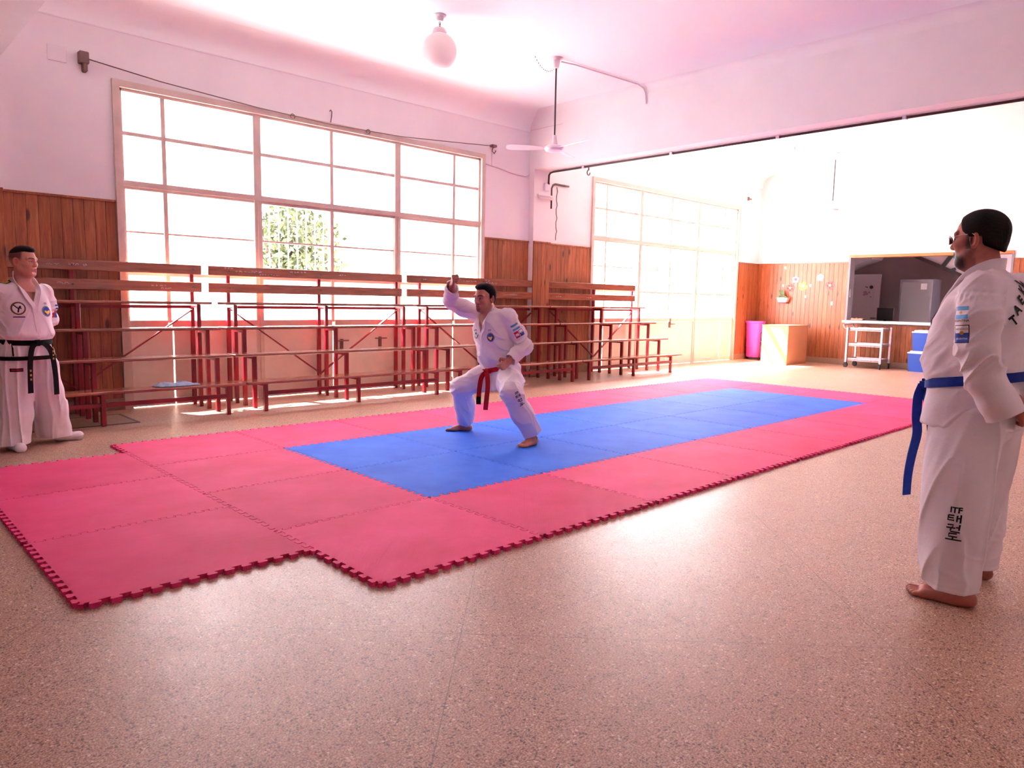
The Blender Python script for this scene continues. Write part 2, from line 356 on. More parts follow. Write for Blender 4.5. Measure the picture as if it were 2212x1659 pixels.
for c, z in ((3.72, .72), (2.75, .70)):
    b = MB(); x = w1.location.x + c - .35 if c > 3 else w1.location.x + c
    b.tube([(x - .09, W - .01, z), (x - .09, W - .03, z), (x + .09, W - .03, z), (x + .09, W - .01, z)], .009, 6); b.box(x - .02, x + .02, W - .005, W + .02, z - .12, z + .02); b.build('handle', 'brown_metal', w1)
b = MB(); x = w2.location.x + 2.66; b.box(x - .02, x + .02, W - .006, W + .02, .78, .98); b.tube([(x, W - .006, .86), (x, W - .05, .86), (x + .1, W - .05, .86)], .009, 6); b.build('handle', 'brown_metal', w2)

# ------------------------------------------------------------------ bleachers
PY = [5.10, 5.375, 5.635, 5.87, 6.06]           # post rows, front to back
SZ = [.35, .635, .925, 1.205]                   # seat heights
wood_me = {}
def bleacher(label, xs, frames, length, seats_x, scrib=0, braces=True):
    t = thing('bleacher', label, 'bleacher', (xs, 5.5, 0), 0, 'red framed wooden bleacher sections')
    for k in range(4):
        a, c = seats_x[k]; y0 = PY[k] - .125; y1 = PY[k] + .135
        MB().box(xs + a, xs + c, y0, y1, SZ[k] - .03, SZ[k], .006).build('seat_plank', 'bench_wood', t)
    for z0, z1 in ((1.312, 1.425), (1.512, 1.622)):
        o = MB().box(xs, xs + length, 6.0, 6.035, z0, z1, .006).build('back_board', 'bench_wood', t)
        for fx in frames: 
            MB().lathe([(.011, 0), (.011, .004), (.005, .006)], (0, 0, 0), 8).build('bolt', 'dark_metal', o, world=False).matrix_local = Matrix.Translation((fx - 0 - 0, -.5 + .999 - .0, 0)) if False else Matrix.Identity(4)
            b = o.children[-1]; b.rotation_euler = (math.pi / 2, 0, 0)
            b.location = (xs + fx - t.location.x, 6.0 - t.location.y, (z0 + z1) / 2 - t.location.z)
    s = .022
    for fx in frames:
        x = xs + fx
        for k, y in enumerate(PY):
            top = SZ[k] - .032 if k < 4 else 1.6
            MB().box(x - s, x + s, y - s, y + s, 0.0, top, .004).build('post', 'red_enamel', t)
        for k in range(4):
            MB().box(x - s * .9, x + s * .9, PY[k] + s, PY[k + 1] - s, SZ[k] - .068, SZ[k] - .032).build('bracket', 'red_enamel', t)
        b = MB(); x2 = x + (.28 if fx < frames[-1] else -.28)
        b.tube([(x, PY[0] + .03, .30), (x2, PY[1] - .06, .305)], .008, 6); b.tube([(x, PY[1] - .03, .30), (x2, PY[0] + .06, .305)], .008, 6)
        b.build('cross_brace', 'white_enamel' if False else 'dark_metal', t)
    for a, c in zip(frames, frames[1:]):
        MB().box(xs + a + s, xs + c - s, PY[0] - .018, PY[0] + .018, .185, .225).build('stretcher', 'red_enamel', t)
        MB().box(xs + a + s, xs + c - s, PY[4] - .016, PY[4] + .016, 1.125, 1.16).build('top_rail', 'red_enamel', t)
    if braces:
        yb = PY[4] - .035
        MB().bar((xs + frames[0], yb, 1.12), (xs + frames[1], yb, .28), .014, .035, (0, -1, 0)).build('diagonal_brace', 'red_enamel', t)
        MB().bar((xs + frames[1], yb, .28), (xs + frames[2], yb, 1.12), .014, .035, (0, -1, 0)).build('diagonal_brace', 'red_enamel', t)
    return t
FR = (.25, 1.45, 2.67)
sp = lambda a, b: [(a, b)] * 4
B1 = bleacher('red framed bleacher section leftmost in the row, behind the standing boy in white', -1.22, FR, 2.77, [(-.02, 2.82), (-.01, 2.8), (0, 2.78), (0, 2.78)])
B2 = bleacher('red framed bleacher section straight before the big window, second from the left', 1.625, FR, 2.74, [(-.01, 2.775), (-.02, 2.76), (0, 2.76), (0, 2.76)])
B3 = bleacher('red framed bleacher section behind the man with the raised fist, third from the left', 4.455, (.25, 1.45, 2.6), 2.73, [(-.03, 2.70), (-.04, 2.72), (-.02, 2.72), (-.02, 2.72)])
B4 = bleacher('red framed bleacher section at the far right end of the row, nearest the doorway window', 7.20, (.27, 1.48, 2.62), 2.66, [(-.03, 2.80), (0, 2.74), (0, 2.70), (0, 2.66)])
def scribble(t, x0, z0, w, h, seed):
    """chalky handwriting strokes on a back board"""
    r = random.Random(seed); b = MB(); x = x0
    while x < x0 + w:
        pts = []; n = r.randint(4, 7)
        for i in range(n): pts.append((x + i * h * .28 + r.uniform(-.3, .3) * h, 5.998, z0 + r.uniform(0, h)))
        b.tube(pts, .0016, 4); x += n * h * .28 + r.uniform(.2, 1.4) * h
    o = b.build('chalk_scribble', 'white_plastic', t); o['kind'] = 'stuff'
for t_, L in ((B1, [(.0, 1.55, .12, .03), (.2, 1.56, .2, .025), (.1, 1.36, .1, .03), (1.0, 1.37, .14, .018), (1.1, 1.34, .1, .018)]),
              (B2, [(1.82, 1.59, .12, .02), (1.95, 1.56, .3, .022), (2.25, 1.535, .25, .014), (2.65, 1.58, .2, .02), (3.35, 1.57, .1, .018)]),
              (B3, [(5.5, 1.56, .25, .02), (5.95, 1.58, .1, .025), (5.9, 1.545, .3, .022), (5.9, 1.37, .2, .03), (6.35, 1.37, .3, .014), (4.7, 1.56, .08, .015)]),
              (B4, [(7.6, 1.36, .12, .02), (8.4, 1.35, .1, .025)])):
    for k, (x, z, w, h) in enumerate(L): scribble(t_, x, z, w, h, k * 7 + int(x * 10))

# ------------------------------------------------------------------ puzzle mats
SU = 1.0405; TH = .022; NT_ = 13; AM = .0155; GAP = .0019
def edge_curve(n=NT_):
    """one joint line along s in [0,1]; dovetail wave, offset positive to the left"""
    P = 1 / n; out = [(.012, 0)]
    for k in range(n):
        s = k * P
        # tab rises around s+.25P, hollow around s+.75P, both wider at the head than the neck
        prof = [(.075, 0), (-.035, .72), (-.02, .95), (.04, 1), (.46, 1), (.52, .95), (.535, .72), (.425, 0), (.465, -.72), (.48, -.95), (.54, -1), (.96, -1), (1.02, -.95), (1.035, -.72)]
        if k == 0: prof = [(.22, 0), (.16, .72), (.17, .95), (.22, 1), (.46, 1), (.52, .95), (.535, .72), (.425, 0), (.465, -.72), (.48, -.95), (.54, -1), (.96, -1), (1.02, -.95), (1.035, -.72)]
        if k == n - 1: prof = prof[:8] + [(.465, -.72), (.48, -.95), (.54, -1), (.78, -1), (.83, -.95), (.84, -.72), (.78, 0)]
        out += [(s + a * P, h) for a, h in prof]
    return out + [(.988, 0)]
EC = edge_curve()
def mat_mesh(u0, v0, u1, v1, mat, flip=0):
    w, h = (u1 - u0), (v1 - v0)
    pts = []
    hs = [(s, a * AM * ((-1) ** flip)) for s, a in EC]
    pts += [(s * w, d) for s, d in hs]                 # near edge
    pts += [(w + d, s * h) for s, d in hs]             # right edge
    pts += [(s * w, h + d) for s, d in reversed(hs)]   # far edge
    pts += [(d, s * h) for s, d in reversed(hs)]       # left edge
    # shrink a hair so that neighbours do not touch
    n = len(pts); out = []; k = len(EC)
    for i in range(n):
        a, b, c = Vector(pts[i - 1]), Vector(pts[i]), Vector(pts[(i + 1) % n])
        d = (c - a); nn = Vector((-d.y, d.x)); nn = nn.normalized() if nn.length > 1e-9 else nn
        out.append(b + nn * GAP)
    q = .05; b = MB(); vs_ = [(p.x, p.y, 0) for p in out] + [(p.x, p.y, TH) for p in out] + [(q, q, TH), (w - q, q, TH), (w - q, h - q, TH), (q, h - q, TH)]; c0 = 2 * n
    order = [(0, 1), (1, 2), (2, 3), (3, 0)]; fs = [(i, (i + 1) % n, n + (i + 1) % n, n + i) for i in range(n)] + [tuple(reversed(range(n))), (c0, c0 + 1, c0 + 2, c0 + 3)]
    for s_, (i0, i1) in enumerate(order):
        ring = [n + s_ * k + i for i in range(k)]; fs.append(tuple(ring) + (c0 + i1, c0 + i0)); fs.append((ring[-1], n + ((s_ + 1) * k) % n, c0 + i1))
    return b.add(vs_, fs).mesh('puzzle_mat', mat)
mat_cache = {}
ORD = ['first', 'second', 'third', 'fourth', 'fifth', 'sixth', 'seventh', 'eighth', 'ninth']
ROWN = ['the row nearest the camera', 'the second row from the camera', 'the third row from the camera', 'the row farthest from the camera']
for i in range(9):
    for j in range(4):
        blue = 1 <= j <= 2 and 1 <= i <= 7
        k = 'foam_blue' if blue else 'foam_red'
        if k not in mat_cache: mat_cache[k] = mat_mesh(0, 0, SU, 1.0, k)
        o = bpy.data.objects.new('puzzle_mat', mat_cache[k]); C.objects.link(o); o.location = (i * SU, j * 1.0, 0)
        extra = ', corner of the floor' if (i, j) in ((0, 0), (8, 0), (0, 3), (8, 3)) else ''
        nm = ('blue foam puzzle mat, %s from the left in %s' % (ORD[i - 1], 'the nearer blue row' if j == 1 else 'the farther blue row')) if blue else \
             ('red foam puzzle mat, %s from the left in %s' % (ORD[i], ROWN[j]))
        tag(o, nm, 'mat', 'blue puzzle mats in the middle' if blue else 'red puzzle mats of the border')
for k in range(3):
    o = bpy.data.objects.new('puzzle_mat', mat_cache['foam_red']); C.objects.link(o); o.location = (-SU - .0, .61 + k, 0)
    tag(o, 'red foam puzzle mat of the jutting left column, %s' % ('nearest the camera', 'the middle one of three', 'the one nearest the boy in white')[k], 'mat', 'red puzzle mats of the border')

# ------------------------------------------------------------------ yard outside the big window: security grille and a tree
plain('grille_white', (214, 208, 214), .5)
t_ = thing('security_grille', 'white security grille of upright bars outside the big window', 'grille', (3.35, W + .40, 1.0))
gm = MB().tube([(0, 0, 0), (0, 0, 1.75)], .008, 6).mesh('bar', 'grille_white')
for k in range(40):
    o = bpy.data.objects.new('bar', gm); C.objects.link(o); o.parent = t_; o.location = (-2.55 + k * .131, 0, -.2)
for z in (.75, 1.62, 2.5): MB().box(.72, 5.98, W + .388, W + .412, z, z + .025).build('cross_bar', 'grille_white', t_)
for x in (.75, 5.95): MB().box(x - .015, x + .015, W + .19, W + .40, 2.48, 2.51).build('bracket', 'grille_white', t_)
t = NT('tree_leaf'); t.set(.6, 0, .2); oi = t.coord(); t.col(t.ramp(t.noise(oi, 6, 3), [(.35, (.022, .032, .012, 1)), (.65, (.075, .085, .03, 1))])); MAT['tree_leaf'] = t.m; plain('bark', (60, 46, 40), .9)
t_ = thing('tree', 'leafy tree in the yard seen through the clear pane of the big window', 'tree', (4.35, 9.3, -.05))
MB().tube([(4.35, 9.3, -.05), (4.38, 9.3, .9), (4.3, 9.35, 1.7), (4.4, 9.3, 2.6)], [.11, .09, .07, .04], 8).build('trunk', 'bark', t_, True)
for a, b_ in (((4.33, 9.33, 1.3), (3.7, 9.1, 2.3)), ((4.3, 9.35, 1.7), (5.0, 9.5, 2.6))): MB().tube([a, b_], [.05, .02], 6).build('branch', 'bark', t_, True)
N = 2600; P_ = rng.normal(size=(N, 3)); P_ /= np.linalg.norm(P_, axis=1)[:, None]; P_ *= (rng.random((N, 1)) ** .45) * np.array([1.0, .8, 1.25]); P_ += np.array([4.35, 9.3, 2.0]); P_ = P_[P_[:, 2] > .35]
q = rng.normal(size=(len(P_), 3)); q /= np.linalg.norm(q, axis=1)[:, None]; w_ = np.cross(q, rng.normal(size=(len(P_), 3))); w_ /= np.linalg.norm(w_, axis=1)[:, None]
V_ = np.stack([P_ - q * .075, P_ + w_ * .032, P_ + q * .075, P_ - w_ * .032], 1).reshape(-1, 3); F_ = [tuple(range(4 * i, 4 * i + 4)) for i in range(len(P_))]
o = MB().add(V_.tolist(), F_).build('foliage', 'tree_leaf', t_); o['kind'] = 'stuff'
struct(MB().box(-8, 26, 13.5, 13.8, -.1, 3.2).build('wall_yard', 'outer_wall'))
# ------------------------------------------------------------------ ceiling lamps, fans, pipes and wires
def lamp(x, y, label, z=CEIL):
    t = thing('ceiling_lamp', label, 'lamp', (x, y, z), 0, 'opal globe ceiling lamps')
    MB().lathe([(.001, 0), (.075, 0), (.072, -.012), (.045, -.025), (.042, -.05), (.03, -.065), (.001, -.068)], (x, y, z), 20).build('ceiling_rose', 'white_enamel', t, 40)
    b = MB()
    for k in range(3):
        c = (x + .004, y, z - .08 - k * .026); a = k * math.pi / 2
        b.tube([(c[0] + .011 * math.cos(q) * math.cos(a), c[1] + .011 * math.cos(q) * math.sin(a), c[2] + .018 * math.sin(q)) for q in [i * math.pi / 5 for i in range(11)]], .0035, 5)
    b.build('chain', 'dark_metal', t)
    MB().lathe([(.001, -.135), (.055, -.137), (.068, -.15), (.07, -.168), (.08, -.174), (.08, -.195), (.075, -.2)], (x, y, z), 24).build('gallery', 'white_enamel', t, 40)
    prof = [(.074, -.196)] + [(.19 * math.sin(a) ** .85 if a < 2.9 else .19 * math.sin(a), -.375 + .185 * math.cos(a)) for a in [.46 + i * .19 for i in range(14)]] + [(.001, -.56)]
    MB().lathe(prof, (x, y, z), 28).build('globe_shade', 'opal_glass', t, True)
    return t
lamp(3.39, 3.94, 'white opal globe lamp hanging on a short chain before the big window')
lamp(11.9, 3.94, 'white opal globe lamp hanging in the far bay beyond the beam')
def fan(x, y, label, rod, rz, droop):
    z = CEIL; t = thing('ceiling_fan', label, 'fan', (x, y, z), 0, 'long-rod ceiling fans')
    MB().lathe([(.001, 0), (.085, 0), (.08, -.012), (.05, -.03), (.045, -.06), (.033, -.12), (.02, -.13), (.001, -.13)], (x, y, z), 20).build('canopy', 'white_enamel', t, 40)
    MB().tube([(x, y, z - .1), (x, y, z - rod)], .011, 8).build('down_rod', 'dark_metal', t, True)
    zb = z - rod
    MB().lathe([(.001, .01), (.025, .008), (.032, -.05), (.045, -.10), (.062, -.125), (.06, -.14), (.03, -.145), (.001, -.145)], (x, y, zb + .03), 20).build('lower_canopy', 'white_enamel', t, 40)
    MB().lathe([(.03, -.115), (.09, -.12), (.12, -.135), (.125, -.16), (.11, -.185), (.06, -.2), (.001, -.202)], (x, y, zb + .03), 24).build('motor', 'white_enamel', t, 40)
    for k in range(3):
        a = rz + k * 2 * math.pi / 3; b = MB(); d = Vector((math.cos(a), math.sin(a), 0)); sd = Vector((-math.sin(a), math.cos(a), 0)); c = Vector((x, y, zb - .12))
        pts = []
        for q, w in ((.13, .025), (.2, .05), (.3, .065), (.55, .075), (.6, .06), (.62, .03)):
            for s_ in (-1, 1): pts.append(c + d * q + sd * w * s_ + Vector((0, 0, s_ * w * .25 - droop * q)))
        n = len(pts) // 2; vs_ = pts + [p + Vector((0, 0, -.006)) for p in pts]; m_ = 2 * n
        fs = [(2 * i, 2 * i + 1, 2 * i + 3, 2 * i + 2) for i in range(n - 1)] + [(m_ + 2 * i, m_ + 2 * i + 2, m_ + 2 * i + 3, m_ + 2 * i + 1) for i in range(n - 1)]
        fs += [(2 * i, 2 * i + 2, m_ + 2 * i + 2, m_ + 2 * i) for i in range(n - 1)] + [(2 * i + 1, m_ + 2 * i + 1, m_ + 2 * i + 3, 2 * i + 3) for i in range(n - 1)]
        fs += [(0, m_, m_ + 1, 1), (m_ - 2, m_ - 1, 2 * m_ - 1, 2 * m_ - 2)]
        b.add(vs_, fs).build('blade', 'white_enamel', t)
    return t
f1 = fan(5.28, 3.96, 'white ceiling fan on a long dark rod before the beam', .99, .35, 0)
f2 = fan(13.31, 3.75, 'white ceiling fan on a long rod in the far bay', .98, 2.0, .02)
b = MB()
for k in range(14):      # slack chain beside the first fan
    q = k / 13; b.tube([(5.28 - .30 * q - .006, 3.96 + .10 * q, CEIL - .12 + (-.28 * q * (1 - q) * 1.6 + .12 * q)), (5.28 - .30 * q - .018, 3.96 + .10 * q, CEIL - .12 + (-.28 * (q + .03) * (1 - q - .03) * 1.6 + .12 * (q + .03)))], .004, 4)
b.build('chain', 'dark_metal', f1)
def pipe(name, label, pts, r, mat, cat='pipe', n=8):
    return tag(MB().tube(pts, r, n).build(name, mat, None, True), label, cat)
pipe('conduit', 'thin painted conduit from the fan canopy across the ceiling, bent down at the beam', [(5.36, 3.95, CEIL - .03), (5.6, 3.93, CEIL - .016), (6.84, 3.84, CEIL - .016), (6.95, 3.83, CEIL - .05), (6.985, 3.82, CEIL - .1), (6.985, 3.80, CEIL - .26)], .009, 'cream_pipe')
t = thing('cable_pipe', 'black pipe running along the underside of the beam', 'pipe', (7.3, 2.5, SOFF))
pts = [(7.3, -6.8, SOFF - .02), (7.3, 5.86, SOFF - .02), (7.3, 5.93, SOFF - .03), (7.3, 5.96, SOFF - .07), (7.3, 5.965, SOFF - .2)]
MB().tube(pts, .016, 8).build('tube', 'dark_metal', t, True)
for y in (5.2, 3.55, 1.95, .45, -1.1, -3):
    MB().box(7.27, 7.33, y - .02, y + .02, SOFF - .04, SOFF - .001).build('clip', 'white_enamel', t)
t = thing('junction_box', 'small white junction box at the bottom of the black pipe on the pier', 'box', (7.27, 5.98, 3.17))
MB().box(7.22, 7.33, 5.96, 6.004, 3.12, 3.24, .006).build('cover', 'white_plastic', t); MB().lathe([(.02, 0), (.02, .03)], (7.3, 5.965, 3.225), 10).build('gland', 'dark_metal', t)
t = thing('emergency_light', 'slim white emergency light strip fixed on the pier', 'lamp', (7.25, 6.0, 3.03))
MB().box(7.06, 7.42, 5.955, 6.004, 3.02, 3.05, .006).build('housing', 'white_plastic', t); MB().box(7.07, 7.41, 5.945, 5.985, 2.975, 3.02, .01).build('diffuser', 'opal_glass', t)
tag(MB().tube([(7.52, W - .025, 2.86), (7.52, W - .025, 3.2), (7.55, W - .03, 3.26), (7.6, W - .03, 3.28), (7.95, W - .03, 3.28)], .017, 6).build('bent_rod', 'dark_metal', None, True), 'dark bent metal rod on the wall beside the pier', 'rod')
tag(MB().tube([(7.67 + .02 * math.sin(i * 2.1) + .008 * (i % 3), W - .006, 3.24 - i * .075) for i in range(13)], .005, 5).build('hanging_cable', 'dark_metal', None, True), 'thin crooked cable hanging on the wall below the bent rod', 'cable')
t = thing('ceiling_hook', 'small dark hook under the beam near the second window', 'hook', (7.4, 5.4, SOFF)); b = MB(); b.tube([(7.42, 5.2, 3.435), (7.42, 5.2, 3.39)], .012, 6); b.tube([(7.42 + .035 * math.cos(a), 5.2, 3.35 + .04 * math.sin(a)) for a in [math.pi / 2 + i * .6 for i in range(9)]], .009, 6); b.build('hook', 'dark_metal', t)
# curtain wire over the big window with its brackets
t = thing('curtain_wire', 'grey curtain wire stretched over the big window between two brackets', 'wire', (3.3, W - .06, 3.6))
P_ = [(.44, 6.075, 3.68), (1.2, 6.07, 3.60), (2.3, 6.068, 3.535), (3.3, 6.068, 3.51), (4.4, 6.068, 3.54), (5.4, 6.07, 3.62), (6.15, 6.075, 3.685)]
MB().tube(P_, .006, 5).build('wire', 'brown_metal', t, True)
b = MB(); b.box(.40, .49, 6.04, W + .002, 3.62, 3.74, .008); b.box(.43, .475, 6.05, W, 3.54, 3.63, .01); b.build('bracket', 'brown_metal', t)
b = MB(); b.box(6.11, 6.2, 6.05, W + .002, 3.67, 3.705, .004); b.tube([(6.14, 6.08, 3.67), (6.11, 6.07, 3.6), (6.15, 6.06, 3.57), (6.19, 6.07, 3.62)], .008, 5); b.build('bracket', 'brown_metal', t)
for x in (2.75, 3.85): 
    MB().tube([(x + .03 * math.cos(a), 6.068, 3.515 + .03 * math.sin(a)) for a in [i * math.pi / 4 for i in range(9)]], .006, 5).build('ring', 'brown_metal', t)
t = thing('wall_hook', 'small broken hook sticking up above the middle of the big window', 'hook', (3.31, W, 3.6)); MB().tube([(3.31, W - .005, 3.55), (3.31, W - .03, 3.62), (3.315, W - .03, 3.68), (3.30, W - .03, 3.70), (3.285, W - .03, 3.68)], .007, 5).build('prong', 'brown_metal', t)
tag(MB().box(.13, .30, W - .012, W + .002, 3.60, 3.76, .006).build('cover_plate', 'plaster'), 'square painted cover plate on the wall left of the wire bracket', 'plate')
t = thing('wall_cable', 'pale cable along the wall right of the big window', 'cable', (6.5, W, 3.35)); MB().tube([(6.03, W - .008, 3.40), (6.3, W - .008, 3.375), (6.6, W - .012, 3.33), (6.9, W - .012, 3.32), (6.985, W - .012, 3.36)], .009, 5).build('cord', 'cream_pipe', t, True); MB().tube([(6.15, W - .008, 3.62), (6.15, W - .008, 3.385)], .004, 5).build('drop_wire', 'cream_pipe', t)
tag(MB().tube([(6.995, W - .02, 4.07), (6.993, 5.4, 4.07)], .005, 5).build('beam_cable', 'cream_pipe'), 'short thin cable on the beam beside the corner', 'cable')
t = thing('wall_bolt', 'small dark bolt on the wall right of the second window', 'bolt', (14.28, W, 3.75)); MB().box(14.22, 14.36, W - .03, W + .002, 3.74, 3.765).build('shank', 'brown_metal', t); MB().box(14.21, 14.24, W - .04, W + .002, 3.71, 3.79).build('head', 'brown_metal', t)

# ------------------------------------------------------------------ far room: bin, chair, carton, trolley, cool boxes
t = NT('pink_plastic'); t.set(.35, 0, .5); t.col(lin((240, 78, 186))); MAT['pink_plastic'] = t.m
plain('cardboard', (190, 128, 92), .8, var=.06, nscale=3); plain('beige_seat', (178, 142, 120), .6); plain('chair_tube', (66, 44, 52), .35, .5)
plain('steel_foil', (206, 188, 196), .3, .75, var=.3, nscale=22, bump=.5); plain('rubber', (40, 34, 38), .6); plain('blue_plastic', (36, 76, 170), .4, var=.05); plain('lid_white', (240, 236, 246), .4, var=.03)
t_ = thing('pink_bin', 'bright pink plastic bin in the corner right of the second window', 'bin', (14.48, 5.89, .0))
n = 28; bx, by = 14.48, 5.885
MB().lathe([(.001, 0), (.17, 0), (.178, .02), (.184, .24), (.19, .245), (.193, .44), (.199, .445), (.203, .66), (.209, .665), (.212, .82), (.195, .82), (.16, .05), (.001, .04)], (bx, by, .06), n).build('tub', 'pink_plastic', t_, 40)
MB().lathe([(.211, .80), (.228, .805), (.228, .85), (.20, .85)], (bx, by, .06), n).build('rim', 'pink_plastic', t_, 40)
MB().lathe([(.001, 0), (.15, 0), (.15, .06), (.001, .06)], (bx, by, 0), n).build('foot_ring', 'rubber', t_, 40)
# chair seen between bin and carton
t_ = thing('armchair', 'beige school chair with dark tube frame between pink bin and cardboard box', 'chair', (14.48, 5.43, 0), math.radians(180))
def loc(b, name, mat, sm=False): return b.build(name, mat, t_, sm, world=False)
b = MB(); nseg = 8
pts = []
for i in range(nseg + 1):
    q = (i / nseg - .5) * .39; pts.append((-.24 - .03 * math.cos(q * 5), q))
vs_ = []
for z, sc_ in ((.52, .86), (.56, .97), (.80, 1), (.84, .95)):
    for x, y in pts: vs_.append((x - (z - .5) * .12, y * sc_, z))
for z, sc_ in ((.52, .86), (.56, .97), (.80, 1), (.84, .95)):
    for x, y in pts: vs_.append((x - (z - .5) * .12 + .022, y * sc_, z))
k = nseg + 1; fs = []
for o_ in (0, 4 * k):
    for r in range(3):
        for i in range(nseg): fs.append((o_ + r * k + i, o_ + r * k + i + 1, o_ + (r + 1) * k + i + 1, o_ + (r + 1) * k + i))
for r in range(3):
    for i in (0, nseg): fs.append((r * k + i, (r + 1) * k + i, 4 * k + (r + 1) * k + i, 4 * k + r * k + i))
for r in (0, 3):
    for i in range(nseg): fs.append((r * k + i, r * k + i + 1, 4 * k + r * k + i + 1, 4 * k + r * k + i))
loc(b.add(vs_, fs), 'backrest', 'beige_seat', 40)
loc(MB().box(-.22, .22, -.185, .185, .425, .455, .012), 'seat', 'beige_seat')
for s in (-1, 1):
    y = s * .2
    loc(MB().tube([(.24, y, 0), (.2, y, .43)], .013, 8), 'leg', 'chair_tube', True); loc(MB().tube([(-.28, y, 0), (-.23, y, .43), (-.31, y * .9, .8)], .013, 8), 'leg', 'chair_tube', True)
    loc(MB().tube([(-.25, y, .43), (.2, y, .43)], .012, 8), 'seat_rail', 'chair_tube', True)
    loc(MB().tube([(-.25, y, .62), (-.2, y, .655), (.16, y, .66), (.2, y, .64), (.205, y, .6), (.17, y, .43)], .013, 8), 'armrest', 'chair_tube', True)
# cardboard carton
t_ = thing('cardboard_box', 'large brown cardboard box standing before the far wainscot', 'box', (13.75, 4.92, 0), math.radians(0))
b = MB(); b.box(13.5, 14.45, 4.6, 5.20, 0, .848); b.build('body', 'cardboard', t_)
MB().box(13.49, 14.46, 4.592, 5.208, .848, .862, .003).build('lid', 'cardboard', t_)
MB().box(13.505, 13.72, 4.594, 4.6, .55, .82).build('flap', 'cardboard', t_)
# trolley
tx0, tx1, ty0, ty1 = 14.22, 14.72, 2.93, 3.63
t_ = thing('service_trolley', 'three-shelf silver service trolley on black castors below the counter', 'trolley', ((tx0 + tx1) / 2, (ty0 + ty1) / 2, 0))
for z, nm in ((.155, 'lower_shelf'), (.47, 'middle_shelf'), (.80, 'upper_shelf')):
    o = MB().box(tx0 + .02, tx1 - .02, ty0 + .02, ty1 - .02, z, z + .02, .004).build('shelf', 'steel_foil', t_)
    for a in ((tx0 + .02, tx0 + .03, ty0 + .02, ty1 - .02), (tx1 - .03, tx1 - .02, ty0 + .02, ty1 - .02), (tx0 + .03, tx1 - .03, ty0 + .02, ty0 + .03), (tx0 + .03, tx1 - .03, ty1 - .03, ty1 - .02)):
        MB().box(*a, z - .01, z + .055).build('edge_rail', 'steel_foil', o)
for x in (tx0, tx1):
    for y in (ty0, ty1):
        MB().box(x - .018, x + .018, y - .022, y + .022, .11, .875 if y == ty0 else .86, .005).build('upright', 'steel_foil', t_)
        w_ = MB(); w_.lathe([(.012, -.016), (.05, -.016), (.056, -.01), (.056, .01), (.05, .016), (.012, .016)], (0, 0, 0), 18); o = w_.build('castor', 'rubber', t_, 40, world=False)
        o.rotation_euler = (math.radians(90), 0, .4 if y == ty0 else 1.2); o.location = (x - t_.location.x, y - t_.location.y, .056)
        f_o = MB().box(x - .03, x + .03, y - .024, y + .024, .095, .115).build('castor_plate', 'dark_metal', t_)
MB().tube([(tx0, ty1, .80), (tx0, ty1 + .07, .85), (tx0, ty1 + .09, .90), (tx0 + .02, ty1 + .09, .915), (tx1 - .02, ty1 + .09, .915), (tx1, ty1 + .09, .90), (tx1, ty1 + .07, .85), (tx1, ty1, .80)], .014, 8).build('push_handle', 'steel_foil', t_, True)
# cool boxes
def cooler(z, x, y, label):
    t = thing('cool_box', label, 'cool box', (x, y, z), 0, 'stacked blue cool boxes')
    a, c, h = .2, .29, .40
    def fr(s0, z0, s1, z1): 
        b = MB(); p = [(x + i * a * s_, y + j * c * s_, z + zz) for s_, zz in ((s0, z0), (s1, z1)) for i, j in ((-1, -1), (1, -1), (1, 1), (-1, 1))]
        return b.add(p, [(3, 2, 1, 0), (4, 5, 6, 7)] + [(i, (i + 1) % 4, 4 + (i + 1) % 4, 4 + i) for i in range(4)])
    fr(.92, .0, .955, .13).build('tub', 'blue_plastic', t); fr(.965, .13, 1.0, h - .03).build('tub', 'blue_plastic', t)
    o = fr(1.05, h - .03, 1.03, h - .005).build('lid', 'lid_white', t)
    for s in (-1, 1): MB().box(x - a * .9, x + a * .9, y + s * c * .5 - c * .42, y + s * c * .5 + c * .42, z + h - .005, z + h + .022, .008).build('lid_panel', 'lid_white', o)
    return t
cooler(0, 14.62, 2.18, 'lower blue cool box with white lid standing on the floor'); cooler(.423, 14.63, 2.13, 'upper blue cool box with white lid on top of another')

# flowers, planter and bits on the far wainscot
plain('paper_blue', (150, 165, 225), .7, var=.25); plain('paper_red', (232, 90, 96), .7, var=.2); plain('paper_yellow', (238, 226, 90), .7, var=.1); plain('paper_white', (240, 232, 236), .7); plain('paper_orange', (250, 190, 110), .7); plain('pot_white', (246, 232, 232), .4); plain('pot_red', (200, 40, 60), .5); plain('leaf_green', (70, 92, 52), .55, var=.4)
def paper_flower(y, z, r, m1, m2, label, npet=5):
    t = thing('paper_flower', label, 'flower', (XF - .02, y, z), 0, 'paper flowers on the far wainscot')
    for k in range(npet):
        a = 2 * math.pi * k / npet + .4; b = MB(); cy, cz = y + r * .58 * math.cos(a), z + r * .58 * math.sin(a)
        b.prism([(XF - .019, cy + r * .46 * math.cos(q), cz + r * .46 * math.sin(q)) for q in [i * math.pi / 6 for i in range(12)]], None, (-.005, 0, 0)); b.build('petal', m1, t)
    b = MB(); b.prism([(XF - .023, y + r * .33 * math.cos(q), z + r * .33 * math.sin(q)) for q in [i * math.pi / 6 for i in range(12)]], None, (-.006, 0, 0)); b.build('flower_centre', m2, t)
paper_flower(5.158, 1.90, .085, 'paper_blue', 'paper_red', 'pale blue paper flower on the far wainscot, left of two'); paper_flower(4.586, 1.94, .085, 'paper_blue', 'paper_white', 'pale blue paper flower on the far wainscot, right of two')
paper_flower(4.975, 1.75, .105, 'paper_yellow', 'paper_white', 'yellow paper flower in the middle of the far wainscot', 4)
